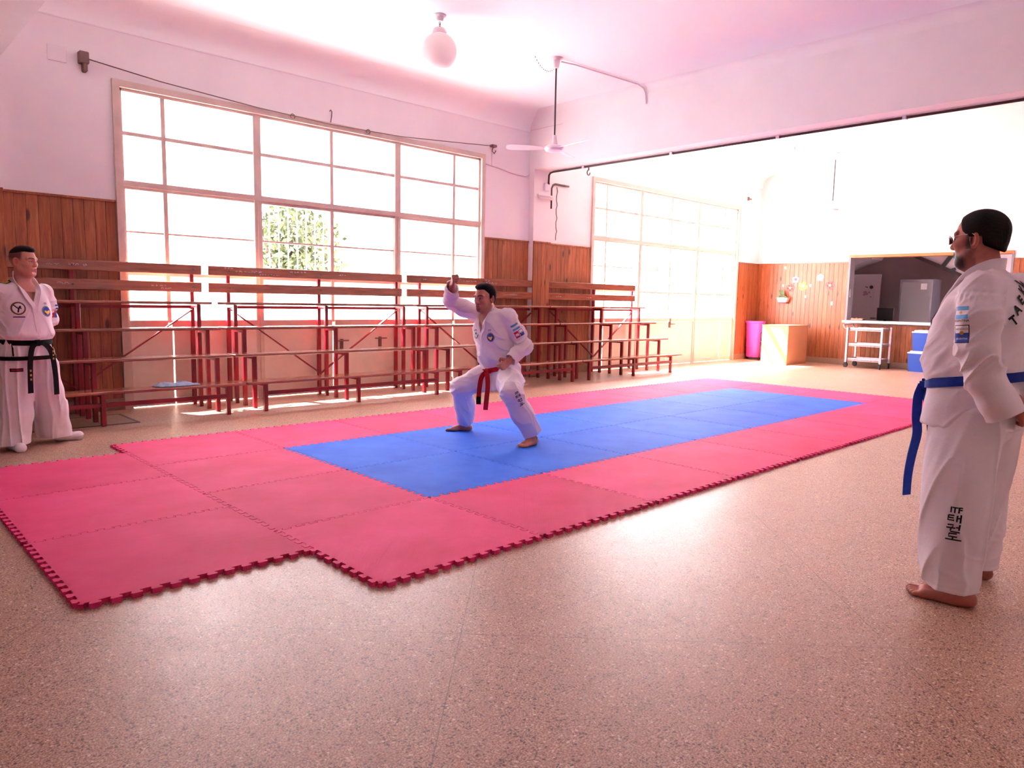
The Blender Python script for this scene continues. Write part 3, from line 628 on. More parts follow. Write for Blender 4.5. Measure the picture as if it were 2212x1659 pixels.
paper_flower(5.279, 1.705, .10, 'paper_red', 'paper_orange', 'red paper flower just above the hanging white planter'); paper_flower(4.353, 1.765, .10, 'paper_red', 'paper_orange', 'red paper flower nearest the kitchen hatch')
t_ = thing('wall_planter', 'small white planter with red base and green plant on the far wainscot', 'planter', (XF - .08, 5.40, 1.34))
b = MB(); x, y, z = XF - .09, 5.40, 1.34
p = [(x + i * a, y + j * c, z + zz) for a, c, zz in ((.05, .10, .03), (.065, .135, .135)) for i, j in ((-1, -1), (1, -1), (1, 1), (-1, 1))]
b.add(p, [(3, 2, 1, 0), (4, 5, 6, 7)] + [(i, (i + 1) % 4, 4 + (i + 1) % 4, 4 + i) for i in range(4)]).build('trough', 'pot_white', t_)
MB().box(x - .048, x + .05, y - .095, y + .095, z, z + .03, .006).build('saucer', 'pot_red', t_)
for k, (dy, l, a, w) in enumerate(((.0, .17, 1.3, .035), (-.03, .19, 1.1, .03), (.03, .16, 1.75, .03), (.1, .2, 2.75, .03), (.11, .16, 2.4, .025), (-.05, .14, .8, .025))):
    b = MB(); d = Vector((-.25, math.cos(a), math.sin(a))).normalized(); sd = d.cross(Vector((1, 0, 0))).normalized(); o = Vector((x - .02, y + dy, z + .13)); pr = []
    for q, ww in ((0, .1), (.3, .7), (.6, 1), (.85, .6), (1, .02)):
        c = o + d * l * 1.35 * q + Vector((0, 0, -.10 * q * q * abs(math.cos(a)))); pr += [c - sd * w * 1.3 * ww, c + Vector((-.008, 0, 0)), c + sd * w * 1.3 * ww]
    b.add(pr, [f for i in range(4) for f in ((3 * i, 3 * i + 1, 3 * i + 4, 3 * i + 3), (3 * i + 1, 3 * i + 2, 3 * i + 5, 3 * i + 4))]).build('leaf', 'leaf_green', t_, True)
for k, (y, z, lb) in enumerate(((5.42, 2.17, 'scrap of white paper high on the far wainscot'), (5.45, 1.755, 'scrap of white paper just above the planter leaves'), (4.80, 1.755, 'scrap of white paper right of the yellow flower'), (4.90, 1.50, 'scrap of white paper below the yellow flower'))):
    b = MB(); b.prism([(XF - .019, y + a, z + c) for a, c in ((-.02, -.03), (.025, -.02), (.03, .03), (-.012, .035))], None, (-.003, 0, 0)); tag(b.build('paper_scrap', 'paper_white'), lb, 'paper', 'paper scraps on the far wainscot')
tag(MB().box(XF - .03, XF - .016, 4.26, 4.31, 1.32, 1.40, .004).build('light_switch', 'white_plastic'), 'small white switch on the far wainscot below the right red flower', 'switch')

# hatch to the kitchen: counter, frame, the kitchen behind
b = MB(); b.box(XF - .27, XF + .35, .905, 3.94, .945, .995, .006); tag(b.build('serving_counter', 'lid_white'), 'white serving counter across the kitchen hatch', 'counter')
b = struct(MB().box(XF - .025, XF + .235, OP[0], OP[1], OP[3] - .045, OP[3] + .012).build('hatch_frame', 'frame_wood'))
plain('kitchen_wall', (168, 146, 146), .8, var=.05, nscale=2); plain('jamb', (128, 116, 122), .5); plain('door_white', (226, 206, 212), .5, var=.03); plain('dark_beam', (66, 44, 42), .6); plain('fridge_grey', (132, 120, 132), .4, .3); plain('magnet_dark', (70, 50, 50), .5)
struct(MB().box(XF - .02, XF + .235, OP[1] - .04, OP[1] + .005, .995, OP[3] - .045).build('hatch_jamb', 'jamb')); struct(MB().box(XF - .02, XF + .235, OP[0] - .005, OP[0] + .03, .995, OP[3] - .045).build('hatch_jamb', 'jamb'))
KX0, KX1, KY0, KY1 = XF + .22, 17.9, -.9, 5.6
struct(MB().box(KX0 + .03, KX1, KY0, KY1, -.2, 0).build('floor_kitchen', 'terrazzo'))
b = MB(); b.box(KX1, KX1 + .15, KY0 - .15, KY1 + .15, 0, 3.2); b.box(KX0, KX1, KY1, KY1 + .15, 0, 3.2)
struct(b.build('wall_kitchen', 'kitchen_wall')); struct(MB().box(KX0, KX1, KY0, KY1 + .15, 3.2, 3.35).build('ceiling_kitchen', 'kitchen_wall'))
wall_with_holes('wall_kitchen_side', 'y', KY0, -.15, KX0, KX1, 3.2, [(15.6, 17.2, 1.0, 2.6)], 'kitchen_wall')
b = MB(); b.prism([(17.2, KY1, 2.0), (17.2, 4.35, 2.47), (17.2, 4.0, 3.2), (17.2, KY1, 3.2)], None, (.7, 0, 0)); struct(b.build('stair_soffit', 'door_white'))
b = MB(); b.prism([(17.3, 3.42, 2.545), (17.3, 1.0, 1.415), (17.3, 1.0, 3.2), (17.3, 3.42, 3.2)], None, (.6, 0, 0)); struct(b.build('stair_soffit', 'door_white'))
b = MB(); b.bar((17.27, 3.45, 2.55), (17.27, 1.0, 1.40), .06, .075, (0, .4, 1)); struct(b.build('stair_beam', 'dark_beam'))
b = MB(); b.bar((17.27, 2.78, 2.26), (17.27, 2.55, 2.62), .04, .09, (0, 1, .5)); struct(b.build('stair_strut', 'black_plastic'))
b = MB(); b.bar((17.24, 2.62, 2.16), (17.24, 2.50, 2.20), .03, .07, (0, 1, 0)); struct(b.build('stair_strut', 'black_plastic'))
t_ = bpy.data.objects.new('door_1', None); C.objects.link(t_); t_.location = (17.48, 4.55, 0); struct(t_)
MB().box(17.46, 17.5, 4.19, 4.9, .01, 2.11).build('door_leaf', 'door_white', t_); MB().tube([(17.46, 4.25, 1.02), (17.42, 4.25, 1.02), (17.42, 4.36, 1.02)], .012, 6).build('door_handle', 'dark_metal', t_)
t_ = thing('wall_calendar', 'calendar sheet with pink blots hung on the white kitchen door', 'calendar', (17.45, 4.46, 1.35))
o = MB().box(17.452, 17.459, 4.33, 4.61, 1.45, 1.72).build('sheet', 'door_white', t_)
plain('pink_print', (206, 150, 178), .7)
for y, z, r in ((4.54, 1.66, .05), (4.50, 1.62, .04), (4.44, 1.66, .03), (4.40, 1.55, .025), (4.56, 1.60, .035)): MB().prism([(17.452, y + r * math.cos(a), z + r * .8 * math.sin(a)) for a in [i * math.pi / 4 for i in range(8)]], None, (-.002, 0, 0)).build('print', 'pink_print', t_)
for k, (y, z, r, lb) in enumerate(((4.40, 1.79, .042, 'large round dark magnet on the white kitchen door'), (4.50, 1.785, .014, 'small dark magnet on the white kitchen door, nearer the large one'), (4.535, 1.80, .013, 'small dark magnet on the white kitchen door, farther left'))):
    tag(MB().prism([(17.46, y + r * math.cos(a), z + r * math.sin(a)) for a in [i * math.pi / 6 for i in range(12)]], None, (-.008, 0, 0)).build('magnet', 'magnet_dark'), lb, 'magnet', 'magnets on the kitchen door')
# display fridge
t_ = thing('display_fridge', 'grey glass-door display fridge in the kitchen', 'fridge', (17.2, 3.17, 0))
fx0, fx1, fy0, fy1, fh = 16.85, 17.45, 2.83, 3.53, 1.96
b = MB(); b.box(fx1 - .03, fx1, fy0, fy1, .05, fh); b.box(fx0 + .05, fx1 - .03, fy0, fy0 + .03, .05, fh); b.box(fx0 + .05, fx1 - .03, fy1 - .03, fy1, .05, fh); b.box(fx0 + .05, fx1 - .03, fy0 + .03, fy1 - .03, fh - .04, fh); b.box(fx0 + .05, fx1 - .03, fy0 + .03, fy1 - .03, 0, .2); b.build('cabinet', 'fridge_grey', t_)
d = MB(); d.box(fx0, fx0 + .045, fy0, fy0 + .04, .2, fh - .01); d.box(fx0, fx0 + .045, fy1 - .04, fy1, .2, fh - .01); d.box(fx0, fx0 + .045, fy0 + .04, fy1 - .04, fh - .06, fh - .01); d.box(fx0, fx0 + .045, fy0 + .04, fy1 - .04, .2, .25)
d = d.build('door', 'fridge_grey', t_); 
t = NT('fridge_glass'); t.set(.04, 0, .8); t.col(lin((214, 210, 214))); t.b.inputs['Transmission Weight'].default_value = 0; t.b.inputs['Alpha'].default_value = .45; MAT['fridge_glass'] = t.m
MB().box(fx0 + .015, fx0 + .03, fy0 + .04, fy1 - .04, .25, fh - .06).build('glass_pane', 'fridge_glass', d)
for z in (.5, .82, 1.12, 1.45): 
    sh = MB().box(fx0 + .06, fx1 - .05, fy0 + .035, fy1 - .035, z, z + .012).build('shelf', 'fridge_grey', t_)
MB().box(fx0 - .004, fx0 + .001, fy0 + .12, fy0 + .25, 1.72, 1.86).build('sticker', 'paper_white', t_)
plain('food_pale', (216, 196, 186), .6, var=.2); plain('food_red', (190, 90, 84), .6)
for k, (y, z, m_, w) in enumerate(((3.38, 1.132, 'food_pale', .16), (3.18, 1.132, 'food_red', .12), (3.38, .832, 'food_pale', .18), (3.1, .832, 'food_pale', .14))):
    tag(MB().box(17.0, 17.15, y - w / 2, y + w / 2, z, z + .075, .01).build('food_tray', m_), ['pale food tray on the upper fridge shelf, left', 'reddish food tray on the upper fridge shelf', 'pale food tray on the lower fridge shelf, left', 'pale food tray on the lower fridge shelf, right'][k], 'tray', 'trays in the display fridge')
# kitchen table with monitor
t_ = thing('kitchen_table', 'kitchen work table behind the hatch under the black screen', 'table', (16.6, 3.85, 0)); MB().box(16.3, 16.8, 3.54, 4.3, .92, .95).build('table_top', 'fridge_grey', t_)
for x in (16.34, 16.76):
    for y in (3.58, 4.26): MB().box(x - .02, x + .02, y - .02, y + .02, 0, .92).build('leg', 'fridge_grey', t_)
t_ = thing('monitor', 'black flat screen on the kitchen table beside the fridge', 'screen', (16.6, 3.72, .95)); MB().box(16.55, 16.58, 3.53, 3.90, .99, 1.28, .006).build('screen', 'black_plastic', t_); MB().box(16.52, 16.68, 3.64, 3.8, .951, .962).build('stand', 'black_plastic', t_); MB().box(16.58, 16.61, 3.69, 3.75, .96, 1.1).build('neck', 'black_plastic', t_)
t_ = thing('paper_bag', 'crumpled beige paper bag lying on the left end of the counter', 'bag', (XF + .1, 3.75, .995))
b = MB(); n = 9; vs_ = []
for i in range(n):
    for j_ in range(6): vs_.append((XF - .02 + j_ * .04, 3.60 + i * .032, .997 + (.055 * math.sin(j_ / 5 * math.pi) + .008) * (.7 + .3 * math.sin(i * 2.3 + j_)) ))
fs = [(i * 6 + j_, i * 6 + j_ + 1, (i + 1) * 6 + j_ + 1, (i + 1) * 6 + j_) for i in range(n - 1) for j_ in range(5)]
fs.append(tuple(i * 6 for i in range(n)) + tuple(i * 6 + 5 for i in reversed(range(n))))
b.add(vs_, fs).build('sheet', 'beige_seat', t_, True)
tag(MB().box(XF + .05, XF + .053 , OP[1] - .055, OP[1] - .04, 1.5, 1.68).build('jamb_notice', 'paper_white'), 'small white notice taped on the left jamb of the hatch', 'notice')

# ------------------------------------------------------------------ cloth left on the first bleacher, floor hatch
t = NT('blue_denim'); t.set(.9, 0, .1); co = t.coord(); t.col(t.ramp(t.noise(co, 25, 4), [(.3, lin((120, 134, 162))), (.7, lin((168, 178, 200)))])); MAT['blue_denim'] = t.m
nx, ny = 22, 10; vs_ = []
for i in range(nx):
    for j in range(ny):
        u, v = i / (nx - 1), j / (ny - 1); e = min(u, 1 - u, v, 1 - v); y = 5.0 + v * .2 + .012 * math.sin(u * 9)
        h = .005 + .04 * min(1, e * 7) * (.55 + .45 * math.sin(u * 11 + v * 4) * math.cos(v * 7 - u * 3)); vs_.append((.72 + u * .40 + .02 * math.sin(v * 6), y, .352 + h))
b = MB().add(vs_, [(i * ny + j, (i + 1) * ny + j, (i + 1) * ny + j + 1, i * ny + j + 1) for i in range(nx - 1) for j in range(ny - 1)])
b.add([(v[0], v[1], .3515) for v in vs_], [(i * ny + j, i * ny + j + 1, (i + 1) * ny + j + 1, (i + 1) * ny + j) for i in range(nx - 1) for j in range(ny - 1)])
tag(b.build('folded_garment', 'blue_denim', None, True), 'pale blue folded garment lying on the lowest bench of the left bleacher', 'clothing')
t_ = thing('floor_hatch', 'flush floor hatch with dark metal frame under the left bleacher', 'hatch', (.1, 5.45, 0)); MB().box(-.42, .54, 5.16, 5.76, 0, .003).build('lid', 'stone_base', t_)
b = MB(); b.box(-.45, .57, 5.13, 5.16, 0, .004); b.box(-.45, .57, 5.76, 5.79, 0, .004); b.box(-.45, -.42, 5.16, 5.76, 0, .004); b.box(.54, .57, 5.16, 5.76, 0, .004); b.build('frame', 'dark_metal', t_)
# ------------------------------------------------------------------ people: distance-field modelling, one skin surface per figure
class Fld:
    def __init__(s, lo, hi, h):
        s.lo = np.array(lo, float); s.h = h; s.n = np.maximum(np.ceil((np.array(hi) - s.lo) / h).astype(int) + 1, 4)
        s.ax = [s.lo[i] + h * np.arange(s.n[i]) for i in range(3)]; s.D = np.full(s.n, .3, np.float32)
    def win(s, lo, hi):
        a = np.clip(np.floor((np.array(lo) - s.lo) / s.h).astype(int), 0, s.n); b = np.clip(np.ceil((np.array(hi) - s.lo) / s.h).astype(int) + 1, 0, s.n)
        sl = tuple(slice(i, j) for i, j in zip(a, b))
        g = np.meshgrid(*[s.ax[i][sl[i]] for i in range(3)], indexing='ij', sparse=True)
        return sl, g
    def put(s, sl, d, k=.0, op='u'):
        A = s.D[sl]
        if A.size == 0: return
        if op == 's': d = -d
        if op == 'u':
            if k: hh = np.clip(.5 + .5 * (A - d) / k, 0, 1); r = A * (1 - hh) + d * hh - k * hh * (1 - hh)
            else: r = np.minimum(A, d)
        else:
            if k: hh = np.clip(.5 - .5 * (A - d) / k, 0, 1); r = A * (1 - hh) + d * hh + k * hh * (1 - hh)
            else: r = np.maximum(A, d)
        s.D[sl] = r
    def cap(s, a, b, ra, rb, k=.02, op='u', flat=None):
        """round cone; flat = (unit axis, factor) squeezes the section"""
        a, b = np.array(a, float), np.array(b, float); m = max(ra, rb) * (max(1, flat[1]) if flat else 1) + k + 4 * s.h
        sl, (X, Y, Z) = s.win(np.minimum(a, b) - m, np.maximum(a, b) + m)
        px, py, pz = X - a[0], Y - a[1], Z - a[2]; ba = b - a; q = ba @ ba
        t = np.clip((px * ba[0] + py * ba[1] + pz * ba[2]) / max(q, 1e-12), 0, 1)
        dx, dy, dz = px - t * ba[0], py - t * ba[1], pz - t * ba[2]
        if flat:
            n, f = np.array(flat[0], float), flat[1]; c = (dx * n[0] + dy * n[1] + dz * n[2]) * (1 / f - 1); dx, dy, dz = dx + c * n[0], dy + c * n[1], dz + c * n[2]
            d = (np.sqrt(dx * dx + dy * dy + dz * dz) - (ra + (rb - ra) * t)) * min(f, 1)
        else: d = np.sqrt(dx * dx + dy * dy + dz * dz) - (ra + (rb - ra) * t)
        s.put(sl, d.astype(np.float32), k, op); return s
    def chain(s, pts, rs, k=.02, op='u', flat=None):
        for i in range(len(pts) - 1): s.cap(pts[i], pts[i + 1], rs[i], rs[i + 1], k, op, flat)
        return s
    def ell(s, c, r, M=None, k=.02, op='u'):
        c, r = np.array(c, float), np.array(r, float); m = r.max() + k + 4 * s.h; sl, (X, Y, Z) = s.win(c - m, c + m)
        p = [X - c[0], Y - c[1], Z - c[2]]; M = np.eye(3) if M is None else np.array(M)   # rows = axes
        q = [(p[0] * M[i][0] + p[1] * M[i][1] + p[2] * M[i][2]) / r[i] for i in range(3)]
        k0 = np.sqrt(q[0] ** 2 + q[1] ** 2 + q[2] ** 2); k1 = np.sqrt((q[0] / r[0]) ** 2 + (q[1] / r[1]) ** 2 + (q[2] / r[2]) ** 2) + 1e-9
        s.put(sl, (k0 * (k0 - 1) / k1).astype(np.float32), k, op); return s
    def loft(s, O, F, L, U, tab, k=.02, op='u', round_=.012, p=2.2):
        """stack of elliptic sections; tab rows: (u, centre f, centre l, radius f, radius l)"""
        O, F, L, U = [np.array(v, float) for v in (O, F, L, U)]; tab = np.array(tab, float); tab = tab[np.argsort(tab[:, 0])]
        uu = np.linspace(tab[0, 0], tab[-1, 0], 80); T = np.stack([np.interp(uu, tab[:, 0], tab[:, i]) for i in range(1, 5)], 1)
        kk = np.hanning(11); kk /= kk.sum(); T = np.stack([np.convolve(np.pad(T[:, i], 5, 'edge'), kk, 'valid') for i in range(4)], 1)
        cs = np.array([O + U * u + F * t[0] + L * t[1] for u, t in zip(uu, T)]); m = T[:, 2:].max() + k + 4 * s.h
        sl, (X, Y, Z) = s.win(cs.min(0) - m, cs.max(0) + m)
        px, py, pz = X - O[0], Y - O[1], Z - O[2]
        u = px * U[0] + py * U[1] + pz * U[2]; f = px * F[0] + py * F[1] + pz * F[2]; l = px * L[0] + py * L[1] + pz * L[2]
        cf, cl, rf, rl = [np.interp(u, uu, T[:, i]) for i in range(4)]
        e = (np.abs((f - cf) / rf) ** p + np.abs((l - cl) / rl) ** p) ** (1 / p)
        d = (e - 1) * np.minimum(rf, rl); w = np.maximum(uu[0] - u, u - uu[-1])
        d, w = d + round_, w + round_
        d = np.minimum(np.maximum(d, w), 0) + np.sqrt(np.maximum(d, 0) ** 2 + np.maximum(w, 0) ** 2) - round_
        s.put(sl, d.astype(np.float32), k, op); return s
    def disp(s, fn):
        """push the surface by a displacement field given in world coordinates (cloth folds)"""
        I = np.argwhere(np.abs(s.D) < .045); X, Y, Z = [s.ax[i][I[:, i]] for i in range(3)]; s.D[I[:, 0], I[:, 1], I[:, 2]] += fn(X, Y, Z).astype(np.float32); return s
    def cut(s, fn):
        X, Y, Z = np.meshgrid(*s.ax, indexing='ij', sparse=True); s.D = np.maximum(s.D, fn(X, Y, Z).astype(np.float32)); return s
    def mesh(s):
        """naive surface nets"""
        D = s.D; S = D < 0; c = [S[i:S.shape[0] - 1 + i, j:S.shape[1] - 1 + j, k:S.shape[2] - 1 + k] for i in (0, 1) for j in (0, 1) for k in (0, 1)]
        n = sum(x.astype(np.int8) for x in c); act = (n > 0) & (n < 8); I = np.argwhere(act); idx = -np.ones(act.shape, np.int64); idx[act] = np.arange(len(I))
        cor = [(i, j, k) for i in (0, 1) for j in (0, 1) for k in (0, 1)]
        val = np.stack([D[I[:, 0] + i, I[:, 1] + j, I[:, 2] + k] for i, j, k in cor], 1).astype(np.float64)
        P = np.zeros((len(I), 3)); cnt = np.zeros(len(I))
        for a in range(8):
            for ax in range(3):
                b = a | (4 >> ax)
                if b == a: continue
                va, vb = val[:, a], val[:, b]; m_ = (va < 0) != (vb < 0); t = np.where(m_, va / np.where(m_, va - vb, 1), 0)
                q = np.tile(np.array(cor[a], float), (len(I), 1)); q[:, ax] += t; P += q * m_[:, None]; cnt += m_
        V = s.lo + s.h * (I + P / cnt[:, None]); Fs = []
        for ax in range(3):
            o1, o2 = [(1, 2), (2, 0), (0, 1)][ax]
            sl0 = [slice(None)] * 3; sl1 = [slice(None)] * 3; sl0[ax] = slice(0, -1); sl1[ax] = slice(1, None)
            A, B = S[tuple(sl0)], S[tuple(sl1)]; E = np.argwhere(A != B)
            ok = (E[:, o1] > 0) & (E[:, o2] > 0) & (E[:, o1] < s.n[o1] - 1) & (E[:, o2] < s.n[o2] - 1); E = E[ok]
            fl = A[E[:, 0], E[:, 1], E[:, 2]]
            def at(d1, d2):
                q = E.copy(); q[:, o1] -= d1; q[:, o2] -= d2; return idx[q[:, 0], q[:, 1], q[:, 2]]
            Q = np.stack([at(1, 1), at(0, 1), at(0, 0), at(1, 0)], 1); Q[~fl] = Q[~fl][:, ::-1]; Fs.append(Q)
        return V, np.concatenate(Fs)
NTAB = rng.random((48, 48, 48)).astype(np.float32)
def noise3(a, b, c):
    """smooth value noise in [0, 1]"""
    i, j, k = [np.floor(v).astype(int) for v in (a, b, c)]; u, v, w = a - i, b - j, c - k; u, v, w = [x * x * (3 - 2 * x) for x in (u, v, w)]; i, j, k = i % 48, j % 48, k % 48; i2, j2, k2 = (i + 1) % 48, (j + 1) % 48, (k + 1) % 48; T = NTAB
    return (((T[i, j, k] * (1 - u) + T[i2, j, k] * u) * (1 - v) + (T[i, j2, k] * (1 - u) + T[i2, j2, k] * u) * v) * (1 - w) + ((T[i, j, k2] * (1 - u) + T[i2, j, k2] * u) * (1 - v) + (T[i, j2, k2] * (1 - u) + T[i2, j2, k2] * u) * v) * w)
def creases(a, b, c, amp, sharp=1.6):
    """ridged noise: soft valleys with narrow crests; negative pushes the cloth out"""
    n = noise3(a, b, c) * .8 + noise3(a * 2.1 + 9, b * 2.1, c * 2.1) * .2; r = 1 - np.abs(2 * n - 1) * 3.6; m = .45 + .9 * noise3(a * .35 + 20, b * .5, c * .5); return -amp * m * 1.65 * np.where(r > 0, np.abs(r) ** sharp, np.maximum(r, -1) * .35)
def join(parts):
    V = []; F_ = []; o = 0
    for v, f in parts: V.append(v); F_.append(f + o); o += len(v)
    return np.concatenate(V), np.concatenate(F_)
def nobj(name, VF, mat, parent, tint=None, label=None, smooth_it=0):
    V, F_ = VF; off = np.array(parent.location) if parent else np.zeros(3)
    me = bpy.data.meshes.new(name); me.vertices.add(len(V)); me.vertices.foreach_set('co', (V - off).astype(np.float32).ravel())
    me.loops.add(F_.size); me.loops.foreach_set('vertex_index', F_.astype(np.int32).ravel())
    me.polygons.add(len(F_)); me.polygons.foreach_set('loop_start', np.arange(0, F_.size, 4, dtype=np.int32)); me.polygons.foreach_set('loop_total', np.full(len(F_), 4, np.int32))
    me.update(calc_edges=True); me.validate(); me.shade_smooth()
    me.materials.append(MAT[mat])
    if tint is not None:
        a = me.color_attributes.new('tint', 'FLOAT_COLOR', 'POINT'); a.data.foreach_set('color', np.concatenate([tint, np.ones((len(V), 1))], 1).astype(np.float32).ravel())
    o = bpy.data.objects.new(name, me); C.objects.link(o); o.parent = parent
    if label: o['label'] = label
    return o
class Frame:
    """a person's own axes: forward, left, up about a point on the floor"""
    def __init__(s, o, f):
        s.o = np.array([o[0], o[1], o[2] if len(o) > 2 else 0.]); f = np.array([f[0], f[1], 0.]); s.F = f / np.linalg.norm(f); s.L = np.array([-s.F[1], s.F[0], 0]); s.U = np.array([0, 0, 1.])
    def __call__(s, f, l, u): return s.o + s.F * f + s.L * l + s.U * u
    def of(s, V): q = V - s.o; return q @ s.F, q @ s.L, q @ s.U
def rot_axes(F, L, U, yaw=0, pitch=0, roll=0):
    """yaw to the left, pitch up, roll to the left (degrees)"""
    y, p, r = [math.radians(a) for a in (yaw, pitch, roll)]
    F2, L2 = F * math.cos(y) + L * math.sin(y), L * math.cos(y) - F * math.sin(y)
    F3, U3 = F2 * math.cos(p) + U * math.sin(p), U * math.cos(p) - F2 * math.sin(p)
    L4, U4 = L2 * math.cos(r) - U3 * math.sin(r), U3 * math.cos(r) + L2 * math.sin(r)
    return F3, L4, U4
class Head:
    def __init__(s, c, F, L, U, sc=1., wide=1., beard='none', nose=1., hair=None, fade=0):
        s.c, s.F, s.L, s.U, s.sc, s.wide, s.beard, s.nose, s.fade = np.array(c), F, L, U, sc, wide, beard, nose, fade
    def p(s, f, l, u): return s.c + (s.F * f + s.L * l * s.wide + s.U * u) * s.sc
    def field(s, neck, rneck, h=.0023):
        k = s.sc; pts = np.array([s.c + .16 * k, s.c - .16 * k, neck + .09, neck - .09]); g = Fld(pts.min(0), pts.max(0), h); M = [s.F, s.L, s.U]
        e = lambda f, l, u, rf, rl, ru, kk=.015, op='u': g.ell(s.p(f, l, u), (rf * k, rl * k * s.wide, ru * k), M, kk * k, op)
        cp = lambda a, b, ra, rb, kk=.01, op='u': g.cap(s.p(*a), s.p(*b), ra * k, rb * k, kk * k, op)
        e(-.012, 0, .03, .099, .077, .088); e(.028, 0, -.03, .06, .062, .085, .03); e(.03, 0, -.072, .052, .053, .036, .03)
        cp((.07, -.012, -.098), (.07, .012, -.098), .017, .017, .02)
        for q in (-1, 1):
            e(.058, q * .043, -.022, .026, .022, .024, .02)                                # cheekbones
            cp((.0, q * .056, -.06), (.055, q * .026, -.094), .02, .018, .025)             # jaw line
            cp((.083, q * .014, .021), (.07, q * .052, .024), .012, .01, .014)            # brow ridge
        for q in (-1, 1):
            e(.091, q * .031, .002, .016, .02, .013, .014, 's'); e(.074, q * .032, .0, .0135, .0155, .012, .005)   # socket, eyeball with lids
        n = s.nose
        cp((.088, 0, .018), (.106 * n, 0, -.026), .0075, .0105, .012); e(.104 * n, 0, -.03, .013, .0125, .011, .008)
        for q in (-1, 1): e(.094 * n, q * .012, -.034, .011, .0085, .008, .006); e(.099 * n, q * .0075, -.041, .004, .0035, .004, .003, 's')
        cp((.088, -.019, -.062), (.094, 0, -.059), .006, .0075, .008); cp((.088, .019, -.062), (.094, 0, -.059), .006, .0075, .008)
        cp((.086, -.015, -.074), (.086, .015, -.074), .0085, .0085, .008); cp((.099, -.02, -.0672), (.099, .02, -.0672), .0035, .0035, .004, 's')
        cp((.088, -.012, -.085), (.088, .012, -.085), .006, .006, .01, 's')
        for q in (-1, 1):                                                                  # ears
            F2 = s.F * math.cos(.35) - s.L * q * math.sin(.35); L2 = s.L * math.cos(.35) + s.F * q * math.sin(.35); c = s.p(-.012, q * .078, -.008)
            g.ell(c, (.02 * k, .009 * k, .034 * k), [F2, L2, s.U], .006); g.ell(c - F2 * .004 * k - s.U * .026 * k + F2 * .008 * k, (.011 * k, .008 * k, .012 * k), [F2, L2, s.U], .006)
            g.ell(c + L2 * q * .008 * k + F2 * .003 * k, (.0125 * k, .009 * k, .023 * k), [F2, L2, s.U], .003, 's')
        nt = s.p(-.02, 0, -.055); g.cap(nt, neck, rneck * .94, rneck * 1.02, .025); g.cap(neck, neck + (neck - nt) * .35, rneck * 1.02, rneck * 1.2, .02)
        g.cap(s.p(.03, 0, -.1), neck + s.F * .03, .03 * k, .03, .03)
        return g
    def tint(s, V, skin, lip, dark):
        q = (V - s.c) / s.sc; f, l, u = q @ s.F, q @ s.L / s.wide, q @ s.U; T = np.tile(np.array(skin), (len(V), 1)).astype(float); al = np.abs(l)
        def put(c, m): m = np.clip(m, 0, 1)[:, None]; T[:] = T * (1 - m) + np.array(c) * m
        sm = lambda x, a, b: np.clip((x - a) / (b - a), 0, 1)
        put(np.array(skin) * (1.06, .82, .78), .4 * (1 - sm(np.sqrt(((l) / .016) ** 2 + ((u + .032) / .014) ** 2), .6, 1.3)) * (f > .08))
        put(np.array(skin) * (1.05, .88, .85), .3 * (1 - sm(np.sqrt(((al - .045) / .022) ** 2 + ((u + .03) / .02) ** 2), .5, 1.2)) * (f > .03))
        put(np.array(skin) * (1.1, .72, .66), .6 * (al > .072) * (np.abs(f + .012) < .04) * (np.abs(u + .008) < .04))
        front = f > .05
        if s.fade: put(dark, s.fade * sm(u, -.02 + np.where(f < -.04, -.02, .015), .03) * (1 - sm(f, .022, .04)) * (np.sqrt(((f + .012) / .03) ** 2 + ((u + .01) / .036) ** 2) > 1))
        if s.beard != 'none':
            jaw = sm(-u, .055 if s.beard == 'goatee' else .062, .085) * (f > -.01)
            side = (1 - sm(np.abs(f - .012), .012, .03)) * sm(-u, -.02, .02) * (al > .05) * (u < .035)
            st = .75 if s.beard == 'goatee' else .38
            put(np.array(skin) * .42 + np.array(dark) * .2, st * np.maximum(jaw, side))
            mus = (1 - sm(np.sqrt((al / (.036 if s.beard == 'goatee' else .028)) ** 2 + ((u + .0505) / .008) ** 2), .7, 1.2)) * front; put(dark, mus * (.9 if s.beard == 'goatee' else .55))
            if s.beard == 'goatee':
                put(dark, .96 * (1 - sm(np.sqrt((al / .075) ** 2 + ((u + .096) / .044) ** 2), .8, 1.1)) * sm(f, .02, .04)); put(dark, .8 * (1 - sm(np.abs(al - .034), .006, .012)) * (u < -.048) * (u > -.1) * front)
                put(dark, .85 * (1 - sm(np.abs(f - .008 + .1 * u), .008, .02)) * (al > .055) * (u < .06) * (u > -.045))
            else: put(dark, .5 * (1 - sm(np.sqrt((al / .022) ** 2 + ((u + .1) / .018) ** 2), .6, 1.2)) * front)
        put(lip, .8 * (1 - sm(np.sqrt((al / .023) ** 2 + ((u + .067) / .0125) ** 2), .8, 1.1)) * (f > .08)); put(np.array(lip) * .4, (1 - sm(np.abs(u + .0675), .001, .0025)) * (al < .021) * (f > .08))
        ey = np.sqrt(((al - .0315) / .0155) ** 2 + ((u - .0005) / .0062) ** 2); put((.55, .48, .46), (1 - sm(ey, .85, 1.05)) * front)
        put((.03, .015, .012), (1 - sm(np.sqrt(((al - .031) / .0062) ** 2 + ((u - .001) / .0062) ** 2), .8, 1.1)) * (ey < 1.0) * front)
        put((.03, .018, .016), .9 * (1 - sm(np.abs(u - .0058 + ((al - .0315) / .0155) ** 2 * .005), .0012, .0028)) * (np.abs(al - .0315) < .019) * front)
        br = .0235 + .004 * np.sin((al - .012) / .045 * math.pi); put(dark, .9 * (1 - sm(np.abs(u - br), .003, .0055)) * (al > .011) * (al < .056) * front)
        return np.clip(T, 0, 1)
